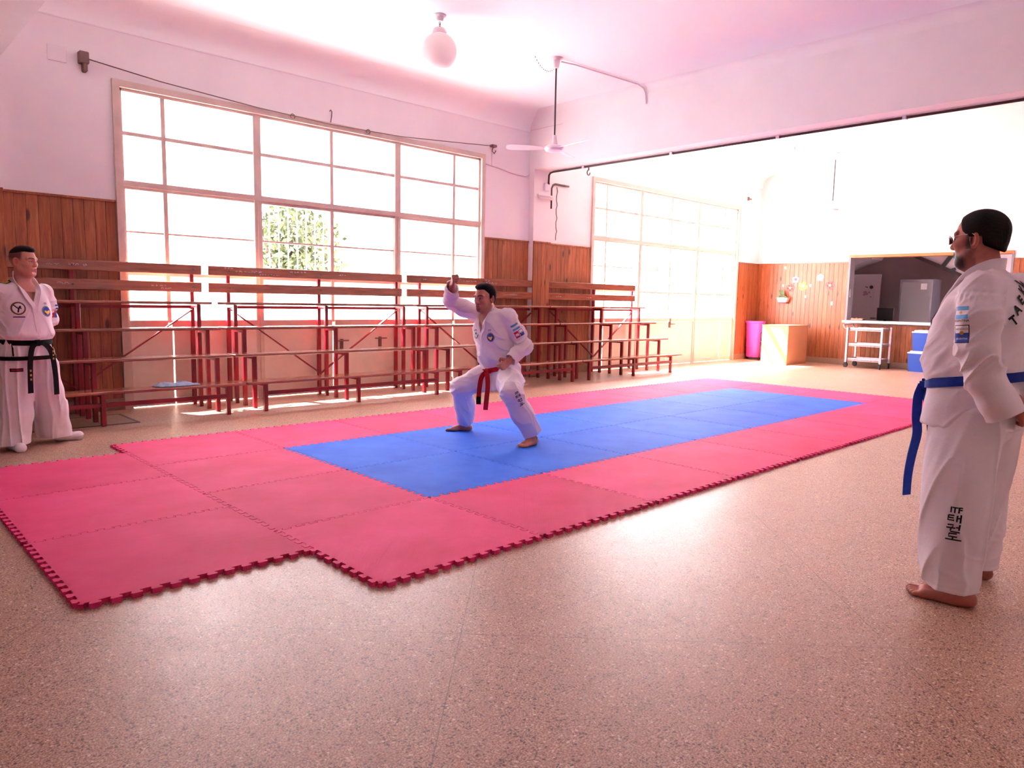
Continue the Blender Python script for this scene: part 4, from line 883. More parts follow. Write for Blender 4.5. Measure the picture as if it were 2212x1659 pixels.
    def hair_mesh(s, off, line, h=.0028, rough=0., extra=(), taper=.008, tw=.02):
        """close hair shell; line(f, l, u) < 0 where hair grows (head units)"""
        k = s.sc; g = Fld(s.c - .15 * k, s.c + .15 * k, h); M = [s.F, s.L, s.U]
        g.ell(s.p(-.012, 0, .03), ((.099 + off) * k, (.077 + off) * k * s.wide, (.088 + off) * k), M, 0)
        g.cap(s.p(-.05, 0, -.03), s.p(-.055, 0, -.07), (.048 + off) * k, (.044 + off * .5) * k, .03)
        for q in (-1, 1): g.ell(s.p(.02, q * .035, .0), ((.058 + off) * k, (.043 + off) * k * s.wide, (.085 + off) * k), M, .01)
        for c, r in extra: g.ell(s.p(*c), np.array(r) * k, M, .02)
        def fn(X, Y, Z):
            x, y, z = X - s.c[0], Y - s.c[1], Z - s.c[2]
            f = (x * s.F[0] + y * s.F[1] + z * s.F[2]) / k; l = (x * s.L[0] + y * s.L[1] + z * s.L[2]) / k / s.wide; u = (x * s.U[0] + y * s.U[1] + z * s.U[2]) / k
            return line(f, l, u) * k
        if rough: g.disp(lambda X, Y, Z: rough * np.sin(X * 310 + 2 * np.sin(Y * 90)) * np.sin(Y * 290 + Z * 120) * np.sin(Z * 240 + X * 60))
        g.disp(lambda X, Y, Z: taper * k * np.clip(1 + fn(X, Y, Z) / k / tw, 0, 1) ** 1.5)
        g.cut(fn); return g.mesh()
def add_hand(g, wrist, d, n, side, curl, size=1., thumb=.6, spread=.0):
    """palm and five fingers. d: wrist to knuckles, n: out of the back of the hand, side: towards the thumb; curl per finger joint (radians)"""
    d, n = np.array(d, float), np.array(n, float); d /= np.linalg.norm(d); n -= d * (n @ d); n /= np.linalg.norm(n); s_ = np.array(side, float); s_ -= d * (s_ @ d) + n * (s_ @ n); s_ /= np.linalg.norm(s_); z = size
    P = lambda a, b, c: wrist + (d * a + s_ * b + n * c) * z
    g.cap(P(-.05, 0, 0), P(.0, 0, 0), .026 * z, .025 * z, .01, flat=(n, .8))
    for b, L_ in ((.027, .083), (.009, .087), (-.009, .083), (-.027, .076)): g.cap(P(.005, b * .7, 0), P(L_, b, 0), .0135 * z, .0115 * z, .012, flat=(n, 1.0))
    for i, (b, L0, segs) in enumerate(((.029, .086, (.042, .026, .02)), (.0095, .09, (.046, .03, .021)), (-.0095, .086, (.043, .028, .021)), (-.028, .078, (.034, .021, .019)))):
        p = P(L0, b, 0); a = 0; r = .0098 if i < 3 else .0085
        for j, sg in enumerate(segs):
            a += (curl[i] if np.ndim(curl) == 1 else curl[i][j]) * (1, 1.15, .8)[j]; dd = d * math.cos(a) - n * math.sin(a) + s_ * spread * (1.5 - i) * .1; q = p + dd * sg * z
            g.cap(p, q, r * z, r * .93 * z, .003); p = q; r *= .93
    t0 = P(.018, .026, -.006); t1 = t0 + (d * .55 + s_ * .75 - n * .35) / np.linalg.norm(np.array([.55, .75, .35])) * .042 * z
    dv = d * (.9 - thumb * .9) + s_ * (.35 - thumb * .9) - n * (.35 + thumb * .75); dv /= np.linalg.norm(dv); t2 = t1 + dv * .032 * z
    dv2 = d * (.9 - thumb * 1.3) + s_ * (.1 - thumb * 1.1) - n * (.3 + thumb * .35); dv2 /= np.linalg.norm(dv2); t3 = t2 + dv2 * .026 * z
    g.cap(t0, t1, .017 * z, .0125 * z, .012); g.cap(t1, t2, .0115 * z, .0105 * z, .004); g.cap(t2, t3, .0105 * z, .009 * z, .003)
def add_foot(g, heel, toe, ankle, z0, side):
    """bare foot: heel and toe points on the floor, side = unit vector towards the big toe"""
    heel, toe, side = [np.array(v, float) for v in (heel, toe, side)]; d = toe - heel; L_ = np.linalg.norm(d); d /= L_; side = side - d * (side @ d); side /= np.linalg.norm(side); U = np.array([0, 0, 1.]); k = L_ / .26
    P = lambda a, b, c: np.array([*(heel[:2] + d[:2] * a * L_ + side[:2] * b * k), z0 + c * k])
    g.cap(P(.12, 0, .03), P(.3, 0, .034), .031 * k, .033 * k, .02); g.cap(P(.3, .004, .045), np.array(ankle), .036 * k, .034 * k, .03)
    g.cap(P(.3, .006, .045), P(.7, .012, .024), .036 * k, .022 * k, .02); g.cap(P(.25, -.014, .026), P(.68, -.022, .018), .026 * k, .018 * k, .02); g.cap(P(.6, .018, .02), P(.74, .024, .019), .021 * k, .019 * k, .015)
    g.cap(P(.7, .0, .018), P(.74, -.03, .014), .017 * k, .014 * k, .015); g.ell(P(.26, .028, .072), (.012 * k,) * 3, None, .015); g.ell(P(.22, -.03, .064), (.012 * k,) * 3, None, .015)
    for i, (b, e, r) in enumerate(((.028, 1.0, .0125), (.008, .985, .0095), (-.008, .955, .009), (-.022, .915, .0088), (-.036, .865, .0088))):
        g.cap(P(.72 - .03 * i, b * .92, .018), P(e - .06, b, .014 if i else .015), r * 1.05 * k, r * k, .006); g.cap(P(e - .06, b, .014), P(e - .035, b, .011), r * k, r * k * .95, .004)
# skin and cloth
def skin_mat(name):
    t = NT(name); t.set(.55, 0, .2); a = t.node('ShaderNodeAttribute', attribute_name='tint'); co = t.coord(); n = t.ramp(t.noise(co, 60, 3), [(.3, (.93,) * 3), (.7, (1.05,) * 3)])
    t.col(t.mix(1, a.outputs['Color'], n, 'MULTIPLY')); t.b.inputs['Subsurface Weight'].default_value = .08; t.b.inputs['Subsurface Radius'].default_value = (.012, .005, .003); t.b.inputs['Subsurface Scale'].default_value = .5
    t.bump(t.noise(co, 260, 2), .06, .001); MAT[name] = t.m
skin_mat('skin')
t = NT('white_cotton'); t.set(.85, 0, .15); co = t.coord(); t.col(t.ramp(t.noise(co, 6, 4), [(.3, lin((232, 220, 228))), (.7, lin((240, 230, 236)))])); t.bump(t.math('ADD', t.noise(co, 34, 4, .6, .8), t.math('MULTIPLY', t.noise(co, 500, 1), .15)), .22, .006); MAT['white_cotton'] = t.m
for n_, c_ in (('hair_black', (20, 15, 17)), ('belt_red', (176, 16, 36)), ('belt_blue', (24, 52, 140)), ('belt_black', (20, 17, 22))): plain(n_, c_, .75, spec=.2, var=.25, nscale=60, bump=.3)
for n_, c_ in (('ink_black', (18, 16, 20)), ('ink_lightblue', (92, 158, 214)), ('ink_white', (240, 236, 240)), ('ink_gold', (190, 142, 56)), ('ink_royal', (30, 60, 160)), ('ink_red', (186, 30, 52)), ('ink_yellow', (236, 196, 60)), ('ink_grey', (130, 130, 146)), ('ink_bronze', (110, 84, 44)), ('ink_navy', (30, 36, 92))): plain(n_, c_, .75, var=.05)
def bvh_of(*objs):
    vs_ = []; fs = []
    for o in objs:
        b = len(vs_); w = Vector(o.parent.location) if o.parent else Vector(); vs_ += [v.co + w for v in o.data.vertices]; fs += [[i + b for i in p.vertices] for p in o.data.polygons]
    return BVHTree.FromPolygons(vs_, fs)
class Decal:
    """flat print laid on cloth: shapes in (x right, y up) metres about a point, pressed along -n onto the garment"""
    def __init__(s, bvh, c, n, up, parent, rot=0):
        s.b, s.c, s.n, s.p = bvh, Vector(c), Vector(n).normalized(), parent; s.u = Vector(up); s.u = (s.u - s.n * s.u.dot(s.n)).normalized(); s.r = s.u.cross(s.n)
        a = math.radians(rot); s.r, s.u = s.r * math.cos(a) + s.u * math.sin(a), s.u * math.cos(a) - s.r * math.sin(a)
    def press(s, verts, faces, name, mat, lift, parent=None):
        bm = bmesh.new(); vv = [bm.verts.new((x, y, 0)) for x, y in verts]
        for f in faces:
            try: bm.faces.new([vv[i] for i in f])
            except ValueError: pass
        bmesh.ops.triangulate(bm, faces=bm.faces[:])
        for _ in range(4):
            es = [e for e in bm.edges if e.calc_length() > .008]
            if not es: break
            bmesh.ops.subdivide_edges(bm, edges=es, cuts=1); bmesh.ops.triangulate(bm, faces=bm.faces[:])
        out = []; last = s.c; lift = .002 + (lift - .002) * 2.4
        for v in bm.verts:
            o = s.c + s.r * v.co.x + s.u * v.co.y; hit = s.b.ray_cast(o + s.n * .2, -s.n, .5)[0]
            if hit is None: hit = s.b.find_nearest(o)[0] or last
            last = hit; out.append(hit + s.n * lift)
        bm.verts.index_update(); b = MB(); b.add(out, [[v.index for v in f.verts] for f in bm.faces]); bm.free()
        return b.build(name, mat, parent or s.p)
    def poly(s, pts, name, mat, lift=.002, parent=None): return s.press(pts, [list(range(len(pts)))], name, mat, lift, parent)
    def rect(s, x0, x1, y0, y1, name, mat, lift=.002, parent=None): return s.poly([(x0, y0), (x1, y0), (x1, y1), (x0, y1)], name, mat, lift, parent)
    def disc(s, x, y, rx, ry, name, mat, lift=.002, parent=None): return s.poly([(x + rx * math.cos(i * math.pi / 10), y + ry * math.sin(i * math.pi / 10)) for i in range(20)], name, mat, lift, parent)
    def text(s, txt, x, y, size, name='lettering', mat='ink_black', lift=.003, rot=0, bold=.0, parent=None, sx=1.):
        cu = bpy.data.curves.new('t', 'FONT'); cu.body = txt; cu.size = size; cu.align_x = 'CENTER'; cu.align_y = 'CENTER'; cu.resolution_u = 2; cu.offset = bold
        o = bpy.data.objects.new('t', cu); C.objects.link(o); bpy.context.view_layer.update()
        me = bpy.data.meshes.new_from_object(o.evaluated_get(bpy.context.evaluated_depsgraph_get())); a = math.radians(rot)
        vs_ = [(x + v.co.x * sx * math.cos(a) - v.co.y * math.sin(a), y + v.co.x * sx * math.sin(a) + v.co.y * math.cos(a)) for v in me.vertices]; fs = [list(p.vertices) for p in me.polygons]
        bpy.data.objects.remove(o); bpy.data.curves.remove(cu); bpy.data.meshes.remove(me)
        return s.press(vs_, fs, name, mat, lift, parent) if fs else None
    def stroke(s, pts, w, name, mat, lift=.003, parent=None):
        vs_ = []; n = len(pts)
        for i, (x, y) in enumerate(pts):
            a, b = pts[max(i - 1, 0)], pts[min(i + 1, n - 1)]; dx, dy = b[0] - a[0], b[1] - a[1]; q = math.hypot(dx, dy) or 1; ww = w[i] if isinstance(w, (list, tuple)) else w; vs_ += [(x - dy / q * ww, y + dx / q * ww), (x + dy / q * ww, y - dx / q * ww)]
        return s.press(vs_, [(2 * i, 2 * i + 1, 2 * i + 3, 2 * i + 2) for i in range(n - 1)], name, mat, lift, parent)
def itf_badge(d, r, x=0, y=0, parent=None):
    o = d.disc(x, y, r, r, 'chest_badge', 'ink_grey', .002); d.disc(x, y, r * .8, r * .8, 'globe', 'ink_royal', .003, o)
    d.poly([(x + r * .62 * math.cos(a), y - r * .1 + r * (.32 + .2 * math.sin(3 * a)) * math.sin(a)) for a in [i * math.pi / 9 for i in range(18)]], 'emblem', 'ink_yellow', .0038, o); return o
def kick_badge(d, r, x=0, y=0, ring='ink_bronze'):
    o = d.disc(x, y, r, r, 'chest_badge', ring, .002); d.disc(x, y, r * .78, r * .78, 'badge_field', 'ink_white', .003, o)
    for p_, w in (([(-.1, -.62), (.0, -.1), (.12, .15)], .1), ([(.05, -.1), (-.3, .2), (-.6, .5)], .08), ([(.12, .15), (.3, .35)], .12), ([(.1, .1), (.4, -.02)], .07)): d.stroke([(x + a * r, y + b * r) for a, b in p_], w * r, 'kicking_figure', 'ink_black', .0038, o)
    return o
def ribbon(pts, side, w, th, name, mat, parent, label=None):
    """flat strap along pts; side = width direction(s)"""
    pts = [Vector(p) for p in pts]; vs_ = []; n = len(pts); sd = side if isinstance(side, list) else [side] * n
    for i, p in enumerate(pts):
        d = (pts[min(i + 1, n - 1)] - pts[max(i - 1, 0)]).normalized(); s_ = Vector(sd[i]); s_ = (s_ - d * s_.dot(d)).normalized() * w / 2; q = s_.normalized().cross(d) * th / 2
        vs_ += [p - s_ - q, p + s_ - q, p + s_ + q, p - s_ + q]
    fs = [(4 * i + a, 4 * i + (a + 1) % 4, 4 * i + 4 + (a + 1) % 4, 4 * i + 4 + a) for i in range(n - 1) for a in range(4)] + [(3, 2, 1, 0), tuple(4 * n - 4 + a for a in range(4))]
    o = MB().add(vs_, fs).build(name, mat, parent, 50)
    if label: o['label'] = label
    return o
def curve_pts(pts, n=14):
    """smooth path through points"""
    P_ = [np.array(p, float) for p in pts]; P_ = [2 * P_[0] - P_[1]] + P_ + [2 * P_[-1] - P_[-2]]; out = []
    for i in range(1, len(P_) - 2):
        for t_ in np.linspace(0, 1, n, endpoint=False):
            a, b, c, d = P_[i - 1:i + 3]; out.append(.5 * (2 * b + (c - a) * t_ + (2 * a - 5 * b + 4 * c - d) * t_ ** 2 + (3 * b - a - 3 * c + d) * t_ ** 3))
    return out + [P_[-2]]
def ridge(x): return 1 - np.abs(np.sin(x)) * 2
# ---- man at the right, seen from behind his left shoulder
def skin_tint(n, c): return np.tile(np.array(c), (n, 1))
SKIN_R, SKIN_C, SKIN_B = lin((176, 112, 98))[:3], lin((188, 128, 112))[:3], lin((206, 146, 130))[:3]
def fold_fn(terms):
    """cloth folds: terms (direction xyz scaled to radians/m, phase, amplitude, mask function or None)"""
    def fn(X, Y, Z):
        r = 0
        for d, ph, a, m_ in terms:
            q = X * d[0] + Y * d[1] + Z * d[2] + ph + .9 * np.sin(Z * 9 + X * 5 + ph) ; v = a * (1 - 2 * np.abs(np.sin(q)) ** .8)
            r = r + (v * m_(X, Y, Z) if m_ else v)
        return r
    return fn
def trouser_leg(g, A, tab_axis, side_fn): pass

def person_right():
    fr = Frame((2.03, -1.80), (.15, .989)); F, L, U = fr.F, fr.L, fr.U
    t = thing('person', 'bearded man in glasses, white martial arts suit and blue belt, seen from behind', 'person', tuple(fr.o), 0)
    hF, hL, hU = rot_axes(F, L, U, 2, -2, 0)
    hd = Head(fr(.104, .0, 1.603), hF, hL, hU, 1.035, 1.06, 'goatee', .97)
    neck = fr(.062, 0, 1.45)
    # body: head + neck, hands, feet fine; trunk and limbs under the clothes
    gh = hd.field(neck, .060); gh.ell(hd.p(.035, 0, -.105), (.045, .04, .03), None, .03)
    Vh, Fh = gh.mesh(); Th = hd.tint(Vh, SKIN_R, lin((150, 84, 84))[:3], (.016, .011, .011))
    hands = Fld(fr(-.17, 0, .86) - .2, fr(-.17, 0, .86) + .2, .0026)
    wl, wr = fr(-.165, .12, .885), fr(-.185, -.055, .905)
    add_hand(hands, wl, -L * .78 + np.array([0, 0, -.62]) - F * .1, -F * .75 + L * .25 - U * .3, U * .8 - F * .3, [.35, .4, .45, .5], 1.02, .2)
    hands.cap(wl, fr(-.11, .21, .95), .028, .036, .01)
    Vl, Fl = hands.mesh()
    hands2 = Fld(fr(-.19, 0, .86) - .2, fr(-.19, 0, .86) + .2, .0026)
    add_hand(hands2, wr, L * .72 + np.array([0, 0, -.66]) - F * .16, -F * .9 - L * .2 - U * .2, U * .7 + F * .3, [.75, .8, .85, .9], 1.02, .5); hands2.cap(wr, fr(-.09, -.2, 1.02), .028, .038, .01)
    Vr, Fr_ = hands2.mesh()
    feet = []
    for q, hl, tl in ((1, (-.105, .205), (.175, .265)), (-1, (-.0, -.205), (.26, -.27))):
        g = Fld(fr(min(hl[0], -.1) - .06, hl[1] - .13 , -.01), fr(.32, hl[1] + .13, .16), .003)
        lo = np.minimum(fr(-.17, hl[1] - .14, -.01), fr(.33, hl[1] + .14, .2)); hi = np.maximum(fr(-.17, hl[1] - .14, -.01), fr(.33, hl[1] + .14, .2)); g = Fld(lo - .03, hi + .03, .003)
        add_foot(g, fr(hl[0], hl[1], 0), fr(tl[0], tl[1], 0), fr(hl[0] + .06, hl[1], .13), .0, -L * q); feet.append(g.mesh())
    gb = Fld(fr(0, 0, 0) + (-.45, -.45, .08), fr(0, 0, 0) + (.45, .45, 1.5), .009)
    gb.loft(fr.o, F, L, U, [(.84, .05, 0, .12, .16), (1.05, .07, 0, .15, .165), (1.25, .04, 0, .12, .17), (1.40, .03, 0, .07, .12), (1.44, .045, 0, .05, .06)], .03)
    for q, a in ((1, -.04), (-1, .05)):
        gb.chain([fr(.03, q * .1, .88), fr(.04 + a * .5, q * .17, .47), fr(a, q * .2, .1)], [.08, .055, .036], .03)
        gb.chain([fr(.01, q * .19, 1.37), fr(-.045, q * .27, 1.12), fr(-.10, q * .22, .97)], [.05, .042, .034], .03)
    body = [(Vh, Fh), (Vl, Fl), (Vr, Fr_)] + feet + [gb.mesh()]
    n2 = sum(len(v) for v, f in body[1:]); nobj('body', join(body), 'skin', t, np.concatenate([Th, skin_tint(n2, np.array(SKIN_R) * (.95, .9, .88))]))
    # hair: close crop, hairline over the forehead, round the ear, to the nape
    def line(f, l, u):
        front = f - (.086 + .45 * np.clip(u - .065, -.04, .05))
        side = np.where((f > -.038), np.where(f < .038, .004 + np.maximum(0, f - .008) * .9, .031 + (f - .038) * 2.6), np.where(f < -.038, -.072 + (f + .11) * .55, -1))
        return np.maximum(front, side - u)
    nobj('hair', hd.hair_mesh(.0075, line, .003, .0006, (), .005, .015), 'hair_black', t)
    # glasses
    gl = thing('g', '', '') if False else None
    b = MB(); fp = lambda f, l, u: tuple(hd.p(f, l, u))
    for q in (-1, 1):
        pts = [fp(.107 - .012 * abs(math.cos(a)) * (1 if q * math.cos(a) > 0 else .3), q * .034 + .026 * math.cos(a) * 1.0, .0 + .019 * math.sin(a)) for a in [i * math.pi / 8 for i in range(17)]]
        b.tube(pts, .0016, 6)
        b.tube([fp(.098, q * .060, .008), fp(.09, q * .071, .01), fp(.05, q * .080, .012), (fp(-.005, q * .083, .017))], .0018, 6); b.tube([fp(-.005, q * .083, .017), fp(-.02, q * .082, .004)], .0018, 6)
    b.tube([fp(.107, -.009, .004), fp(.11, 0, .007), fp(.107, .009, .004)], .0015, 6)
    g_o = b.build('glasses', 'steel_foil', t, True, 'silver framed glasses')
    for q in (-1, 1): MB().prism([fp(.105 - .01 * abs(math.cos(a)) * (1 if q * math.cos(a) > 0 else .3), q * .034 + .0245 * math.cos(a), .018 * math.sin(a)) for a in [i * math.pi / 8 for i in range(16)]], None, tuple(-hF * .0015)).build('lens', 'lens_dark', g_o, label='dark tinted lens')
    # jacket
    g = Fld(fr(0, 0, 0) + (-.5, -.5, .70), fr(0, 0, 0) + (.5, .5, 1.56), .0055)
    torso = [(.765, .07, 0, .190, .225), (.86, .07, 0, .182, .217), (.93, .07, 0, .174, .204), (.965, .078, 0, .172, .200), (.99, .084, 0, .186, .204), (1.03, .088, 0, .197, .208), (1.115, .075, 0, .196, .212), (1.26, .052, 0, .176, .216), (1.34, .042, 0, .152, .208), (1.39, .035, 0, .124, .165), (1.43, .045, 0, .082, .105), (1.46, .058, 0, .066, .08)]
    g.loft(fr.o, F, L, U, torso, 0, p=2.25)
    sl = {1: [fr(.0, .185, 1.365), fr(-.03, .255, 1.24), fr(-.045, .27, 1.12), fr(-.072, .255, 1.0), fr(-.112, .222, .915)], -1: [fr(.0, -.185, 1.365), fr(-.04, -.255, 1.24), fr(-.06, -.268, 1.13), fr(-.10, -.225, 1.03), fr(-.145, -.15, .95)]}
    gs = Fld(g.lo, g.lo + g.h * (g.n - 1), g.h)
    for q in (1, -1):
        d = sl[q][4] - sl[q][3]; d /= np.linalg.norm(d); e = sl[q][4] + d * (.07 if q > 0 else .05)
        gs.chain(sl[q] + [e + d * .05], [.086, .078, .074, .070, .070, .074], .03)
    for q in (1, -1):
        d = sl[q][4] - sl[q][3]; d /= np.linalg.norm(d); e = sl[q][4] + d * (.07 if q > 0 else .05); c = sl[q][4]
        gs.cut(lambda X, Y, Z, e=e, d=d, c=c: np.minimum((X - e[0]) * d[0] + (Y - e[1]) * d[1] + (Z - e[2]) * d[2], .22 - np.sqrt((X - c[0]) ** 2 + (Y - c[1]) ** 2 + (Z - c[2]) ** 2)))
        gs.cap(e - d * .06, e + d * .05, .05, .067, .004, 's')
    g.put((slice(None),) * 3, gs.D, .03)
    def fold(X, Y, Z):
        f = (X - fr.o[0]) * F[0] + (Y - fr.o[1]) * F[1]; l = (X - fr.o[0]) * L[0] + (Y - fr.o[1]) * L[1]; arm = np.clip((np.abs(l) - .19) / .04, 0, 1); front = np.clip((f + .06) / .12, 0, 1)
        belly = np.exp(-((Z - 1.05) / .10) ** 2) * front * (1 - arm)
        q = Z + f * .85; r = belly * creases(q * 19, (f - Z) * 3, l * 5, .008)                                    # pulls rising from the belt towards the side
        r = r + (1 - arm) * (1 - belly) * np.clip((Z - .99) / .05, 0, 1) * creases((Z * .5 - f) * 9, l * 9 + Z * 5, Z * 3 + 7, .0055)   # drape of back and chest
        r = r + arm * creases((Z + f * 1.2) * 13, (f - Z) * 4, l * 8 + 3, .009) * (.35 + np.exp(-((Z - 1.10) / .10) ** 2))      # sleeve, bunched at the elbow
        r = r + .003 * np.exp(-((Z - 1.345) / .02) ** 2) * arm * np.sin(f * 260)                                  # gathers at the shoulder seam
        r = r + .0028 * np.exp(-((Z - 1.365 + .1 * np.abs(f)) / .006) ** 2) * np.clip((np.abs(l) - .15) / .03, 0, 1)         # seam
        sk = np.clip((.95 - Z) / .05, 0, 1) * (1 - arm * .6); an = np.arctan2(l, f - .07); r = r + sk * creases(an * 3.2 + 5, Z * 3, f * 0 + 2, .004)
        return r
    g.disp(fold)
    g.cap(fr(.056, 0, 1.42), fr(.06, 0, 1.52), .052, .056, .006, 's')                                              # neck opening
    g.loft(fr.o, F, L, U, [(.7, .07, 0, .172, .205), (.83, .07, 0, .165, .20)], .004, 's')
    jk = nobj('jacket', g.mesh(), 'white_cotton', t)
    # trousers
    g = Fld(fr(0, 0, 0) + (-.4, -.4, .0), fr(0, 0, 0) + (.4, .4, .96), .0055)
    for q, a in ((1, 0), (-1, .07)):
        g.loft(fr.o, F, L, U, [(.04, .008 + a, q * .205, .100, .098), (.16, .02 + a, q * .20, .116, .104), (.4, .032 + a, q * .185, .135, .110), (.55, .034 + a * .8, q * .17, .139, .115), (.72, .036 + a * .5, q * .125, .143, .118), (.86, .04, q * .1, .15, .11)], .03)
    g.loft(fr.o, F, L, U, [(.72, .05, 0, .13, .14), (.95, .06, 0, .155, .185)], .04)
    def fold(X, Y, Z):
        f = (X - fr.o[0]) * F[0] + (Y - fr.o[1]) * F[1]; l = (X - fr.o[0]) * L[0] + (Y - fr.o[1]) * L[1]
        r = creases((f + (Z - .4) * .2) * 13 + 3, l * 9, Z * 1.4, .0075)
        r = r + np.exp(-((Z - .17) / .11) ** 2) * creases((f * .7 - Z) * 12, l * 8, (f + Z) * 4 + 9, .0035)
        return r + np.exp(-((Z - .085) / .005) ** 2) * .002
    g.disp(fold)
    g.cut(lambda X, Y, Z: (.062 + .28 * np.maximum(0, ((X - fr.o[0]) * F[0] + (Y - fr.o[1]) * F[1]) - .03)) - Z)             # hem rises over the instep
    for q, a in ((1, 0), (-1, .07)): g.cap(fr(.01 + a, q * .205, .03), fr(.02 + a, q * .2, .12), .076, .066, .004, 's')
    tr = nobj('trousers', g.mesh(), 'white_cotton', t)
    # collar band standing round the neck and running down the chest
    cp = [fr(.215, .04, 1.27), fr(.178, .062, 1.345), fr(.13, .074, 1.41), fr(.075, .077, 1.462), fr(.022, .057, 1.49), fr(-.006, 0, 1.497), fr(.022, -.057, 1.49), fr(.075, -.077, 1.462), fr(.13, -.074, 1.41), fr(.178, -.062, 1.345), fr(.215, -.03, 1.27)]
    cp2 = curve_pts(cp, 5); ctr = fr(.05, 0, 1.5); sides = []
    for p_ in cp2:
        o_ = p_ - fr.o; l_ = o_ @ L; k_ = np.clip((p_[2] - 1.40) / .08, 0, 1); out = (p_ - ctr); out[2] = 0; out /= np.linalg.norm(out) + 1e-9
        sides.append(U * k_ + (L * np.sign(l_) * .8 + U * .5) * (1 - k_) + out * .05)
    ribbon([p_ + np.array([0, 0, -.018]) for p_ in cp2], [tuple(s_) for s_ in sides], .07, .007, 'collar', 'white_cotton', t)
    # belt: band round the waist, tilted, knot and tails in front
    def belt_ring(z0, tilt, w, lift, mat, tab, nm='belt', n=48):
        b = MB(); tab_ = np.array(tab); pts = []
        for i in range(n):
            a = 2 * math.pi * i / n; z = z0
            for _ in range(2):
                cf, rf, rl = [np.interp(z, tab_[:, 0], tab_[:, j]) for j in (1, 3, 4)]; cx, sx_ = math.cos(a), math.sin(a); s_ = (abs(cx) ** 2.25 + abs(sx_) ** 2.25) ** (-1 / 2.25); f, l = cf + (rf + lift) * cx * s_, (rl + lift) * sx_ * s_; z = z0 + tilt * (f - cf)
            pts.append((f, l, z, cx, sx_))
        vs_ = []
        for f, l, z, cx, sx_ in pts:
            for du, dr in ((-w / 2, 0), (-w / 2, .007), (w / 2, .007), (w / 2, 0)): vs_.append(tuple(fr(f + cx * dr, l + sx_ * dr, z + du)))
        fs = [(4 * i + a, 4 * i + (a + 1) % 4, (4 * i + 4) % (4 * n) + (a + 1) % 4, (4 * i + 4) % (4 * n) + a) for i in range(n) for a in range(4)]
        return b.add(vs_, fs).build(nm, mat, t, 50)
    be = belt_ring(.972, -.16, .043, .002, 'belt_blue', torso)
    b = MB(); k0 = fr(.268, .03, .935); bm = bmesh.new(); bmesh.ops.create_cube(bm, size=1); bmesh.ops.bevel(bm, geom=bm.edges[:], offset=.25, segments=2, affect='EDGES')
    for v in bm.verts: q = k0 + F * v.co.x * .04 + L * v.co.y * .07 + U * v.co.z * .05; v.co = q
    b.bm(bm).build('knot', 'belt_blue', be, 50)
    ribbon(curve_pts([fr(.275, .04, .93), fr(.283, .06, .87), fr(.275, .075, .78), fr(.262, .085, .70), fr(.275, .09, .6), (fr(.285, .09, .5)), fr(.287, .085, .40)], 6), [tuple(L * math.cos(a) + F * math.sin(a)) for a in np.linspace(.9, .35, 37)], .042, .006, 'belt_tail', 'belt_blue', t)
    ribbon(curve_pts([fr(.275, .02, .93), fr(.285, -.02, .86), fr(.27, -.05, .72), fr(.262, -.06, .56), fr(.258, -.06, .44)], 6), [tuple(L)] * 25, .042, .006, 'belt_tail', 'belt_blue', t)
    # prints
    bj = bvh_of(jk); bt = bvh_of(tr)
    n = L * .93 - F * .25; up = np.array(sl[1][0]) - sl[1][2]
    d = Decal(bj, fr(.022, .3, 1.275), n, up, t); w = .030
    o = d.rect(-w, w, -.026, .026, 'flag_patch', 'ink_white', .002); d.rect(-w, w, .009, .026, 'stripe', 'ink_lightblue', .0028, o); d.rect(-w, w, -.026, -.009, 'stripe', 'ink_lightblue', .0028, o); d.disc(0, 0, .006, .006, 'sun', 'ink_gold', .0028, o)
    d.text('ARGENTINA', 0, -.0345, .0125, bold=.0002)
    d = Decal(bj, fr(.008, .3, 1.187), n, up, t)
    o = d.rect(-.029, .029, -.037, .037, 'sleeve_patch', 'ink_black', .002); d.rect(-.026, .026, .004, .034, 'patch_field', 'ink_white', .0028, o); d.rect(-.026, .026, -.034, .004, 'patch_field', 'ink_royal', .0028, o); d.disc(0, .004, .008, .008, 'patch_disc', 'ink_gold', .0036, o); d.text('TAEKWON-DO', 0, .02, .0105, 'lettering', 'ink_black', .0036, parent=o, sx=.8); d.text('ARGENTINA', 0, -.02, .0095, 'lettering', 'ink_white', .0036, parent=o, sx=.85)
    itf_badge(Decal(bj, fr(.24, .105, 1.245), F * .8 + L * .6, U, t), .042)
    d = Decal(bt, fr(-.032, .33, .37), L * .97 - F * .2, U, t)
    d.text('ITF', 0, .063, .034, bold=.0012)
    K = lambda pts, w=.0031: d.stroke(pts, w, 'lettering', 'ink_black')
    for dy, st in ((.026, [[(-.027, .013), (-.004, .015)], [(-.024, .003), (-.005, .004)], [(-.026, .013), (-.027, -.008), (-.003, -.006)], [(.008, .016), (.007, -.012)], [(.02, .019), (.019, -.017)], [(.008, .003), (.019, .004)]]),
                   (-.014, [[(-.026, .012), (-.004, .014), (-.008, .002)], [(-.03, -.001), (.004, .001)], [(-.012, .0), (-.013, -.009)], [(.006, .004), (.016, .004)], [(.019, .017), (.018, -.008)], [(-.014, -.008), (-.013, -.016), (.022, -.016)]]),
                   (-.052, [[(-.018, .013), (.012, .015)], [(-.017, .013), (-.018, .0), (.014, .001)], [(-.002, .0), (-.003, -.011)], [(-.03, -.013), (.03, -.012)]])):
        for s_ in st: K([(x, y + dy) for x, y in s_])
    d = Decal(bj, fr(-.1, .0, 1.28), -F, U, t)
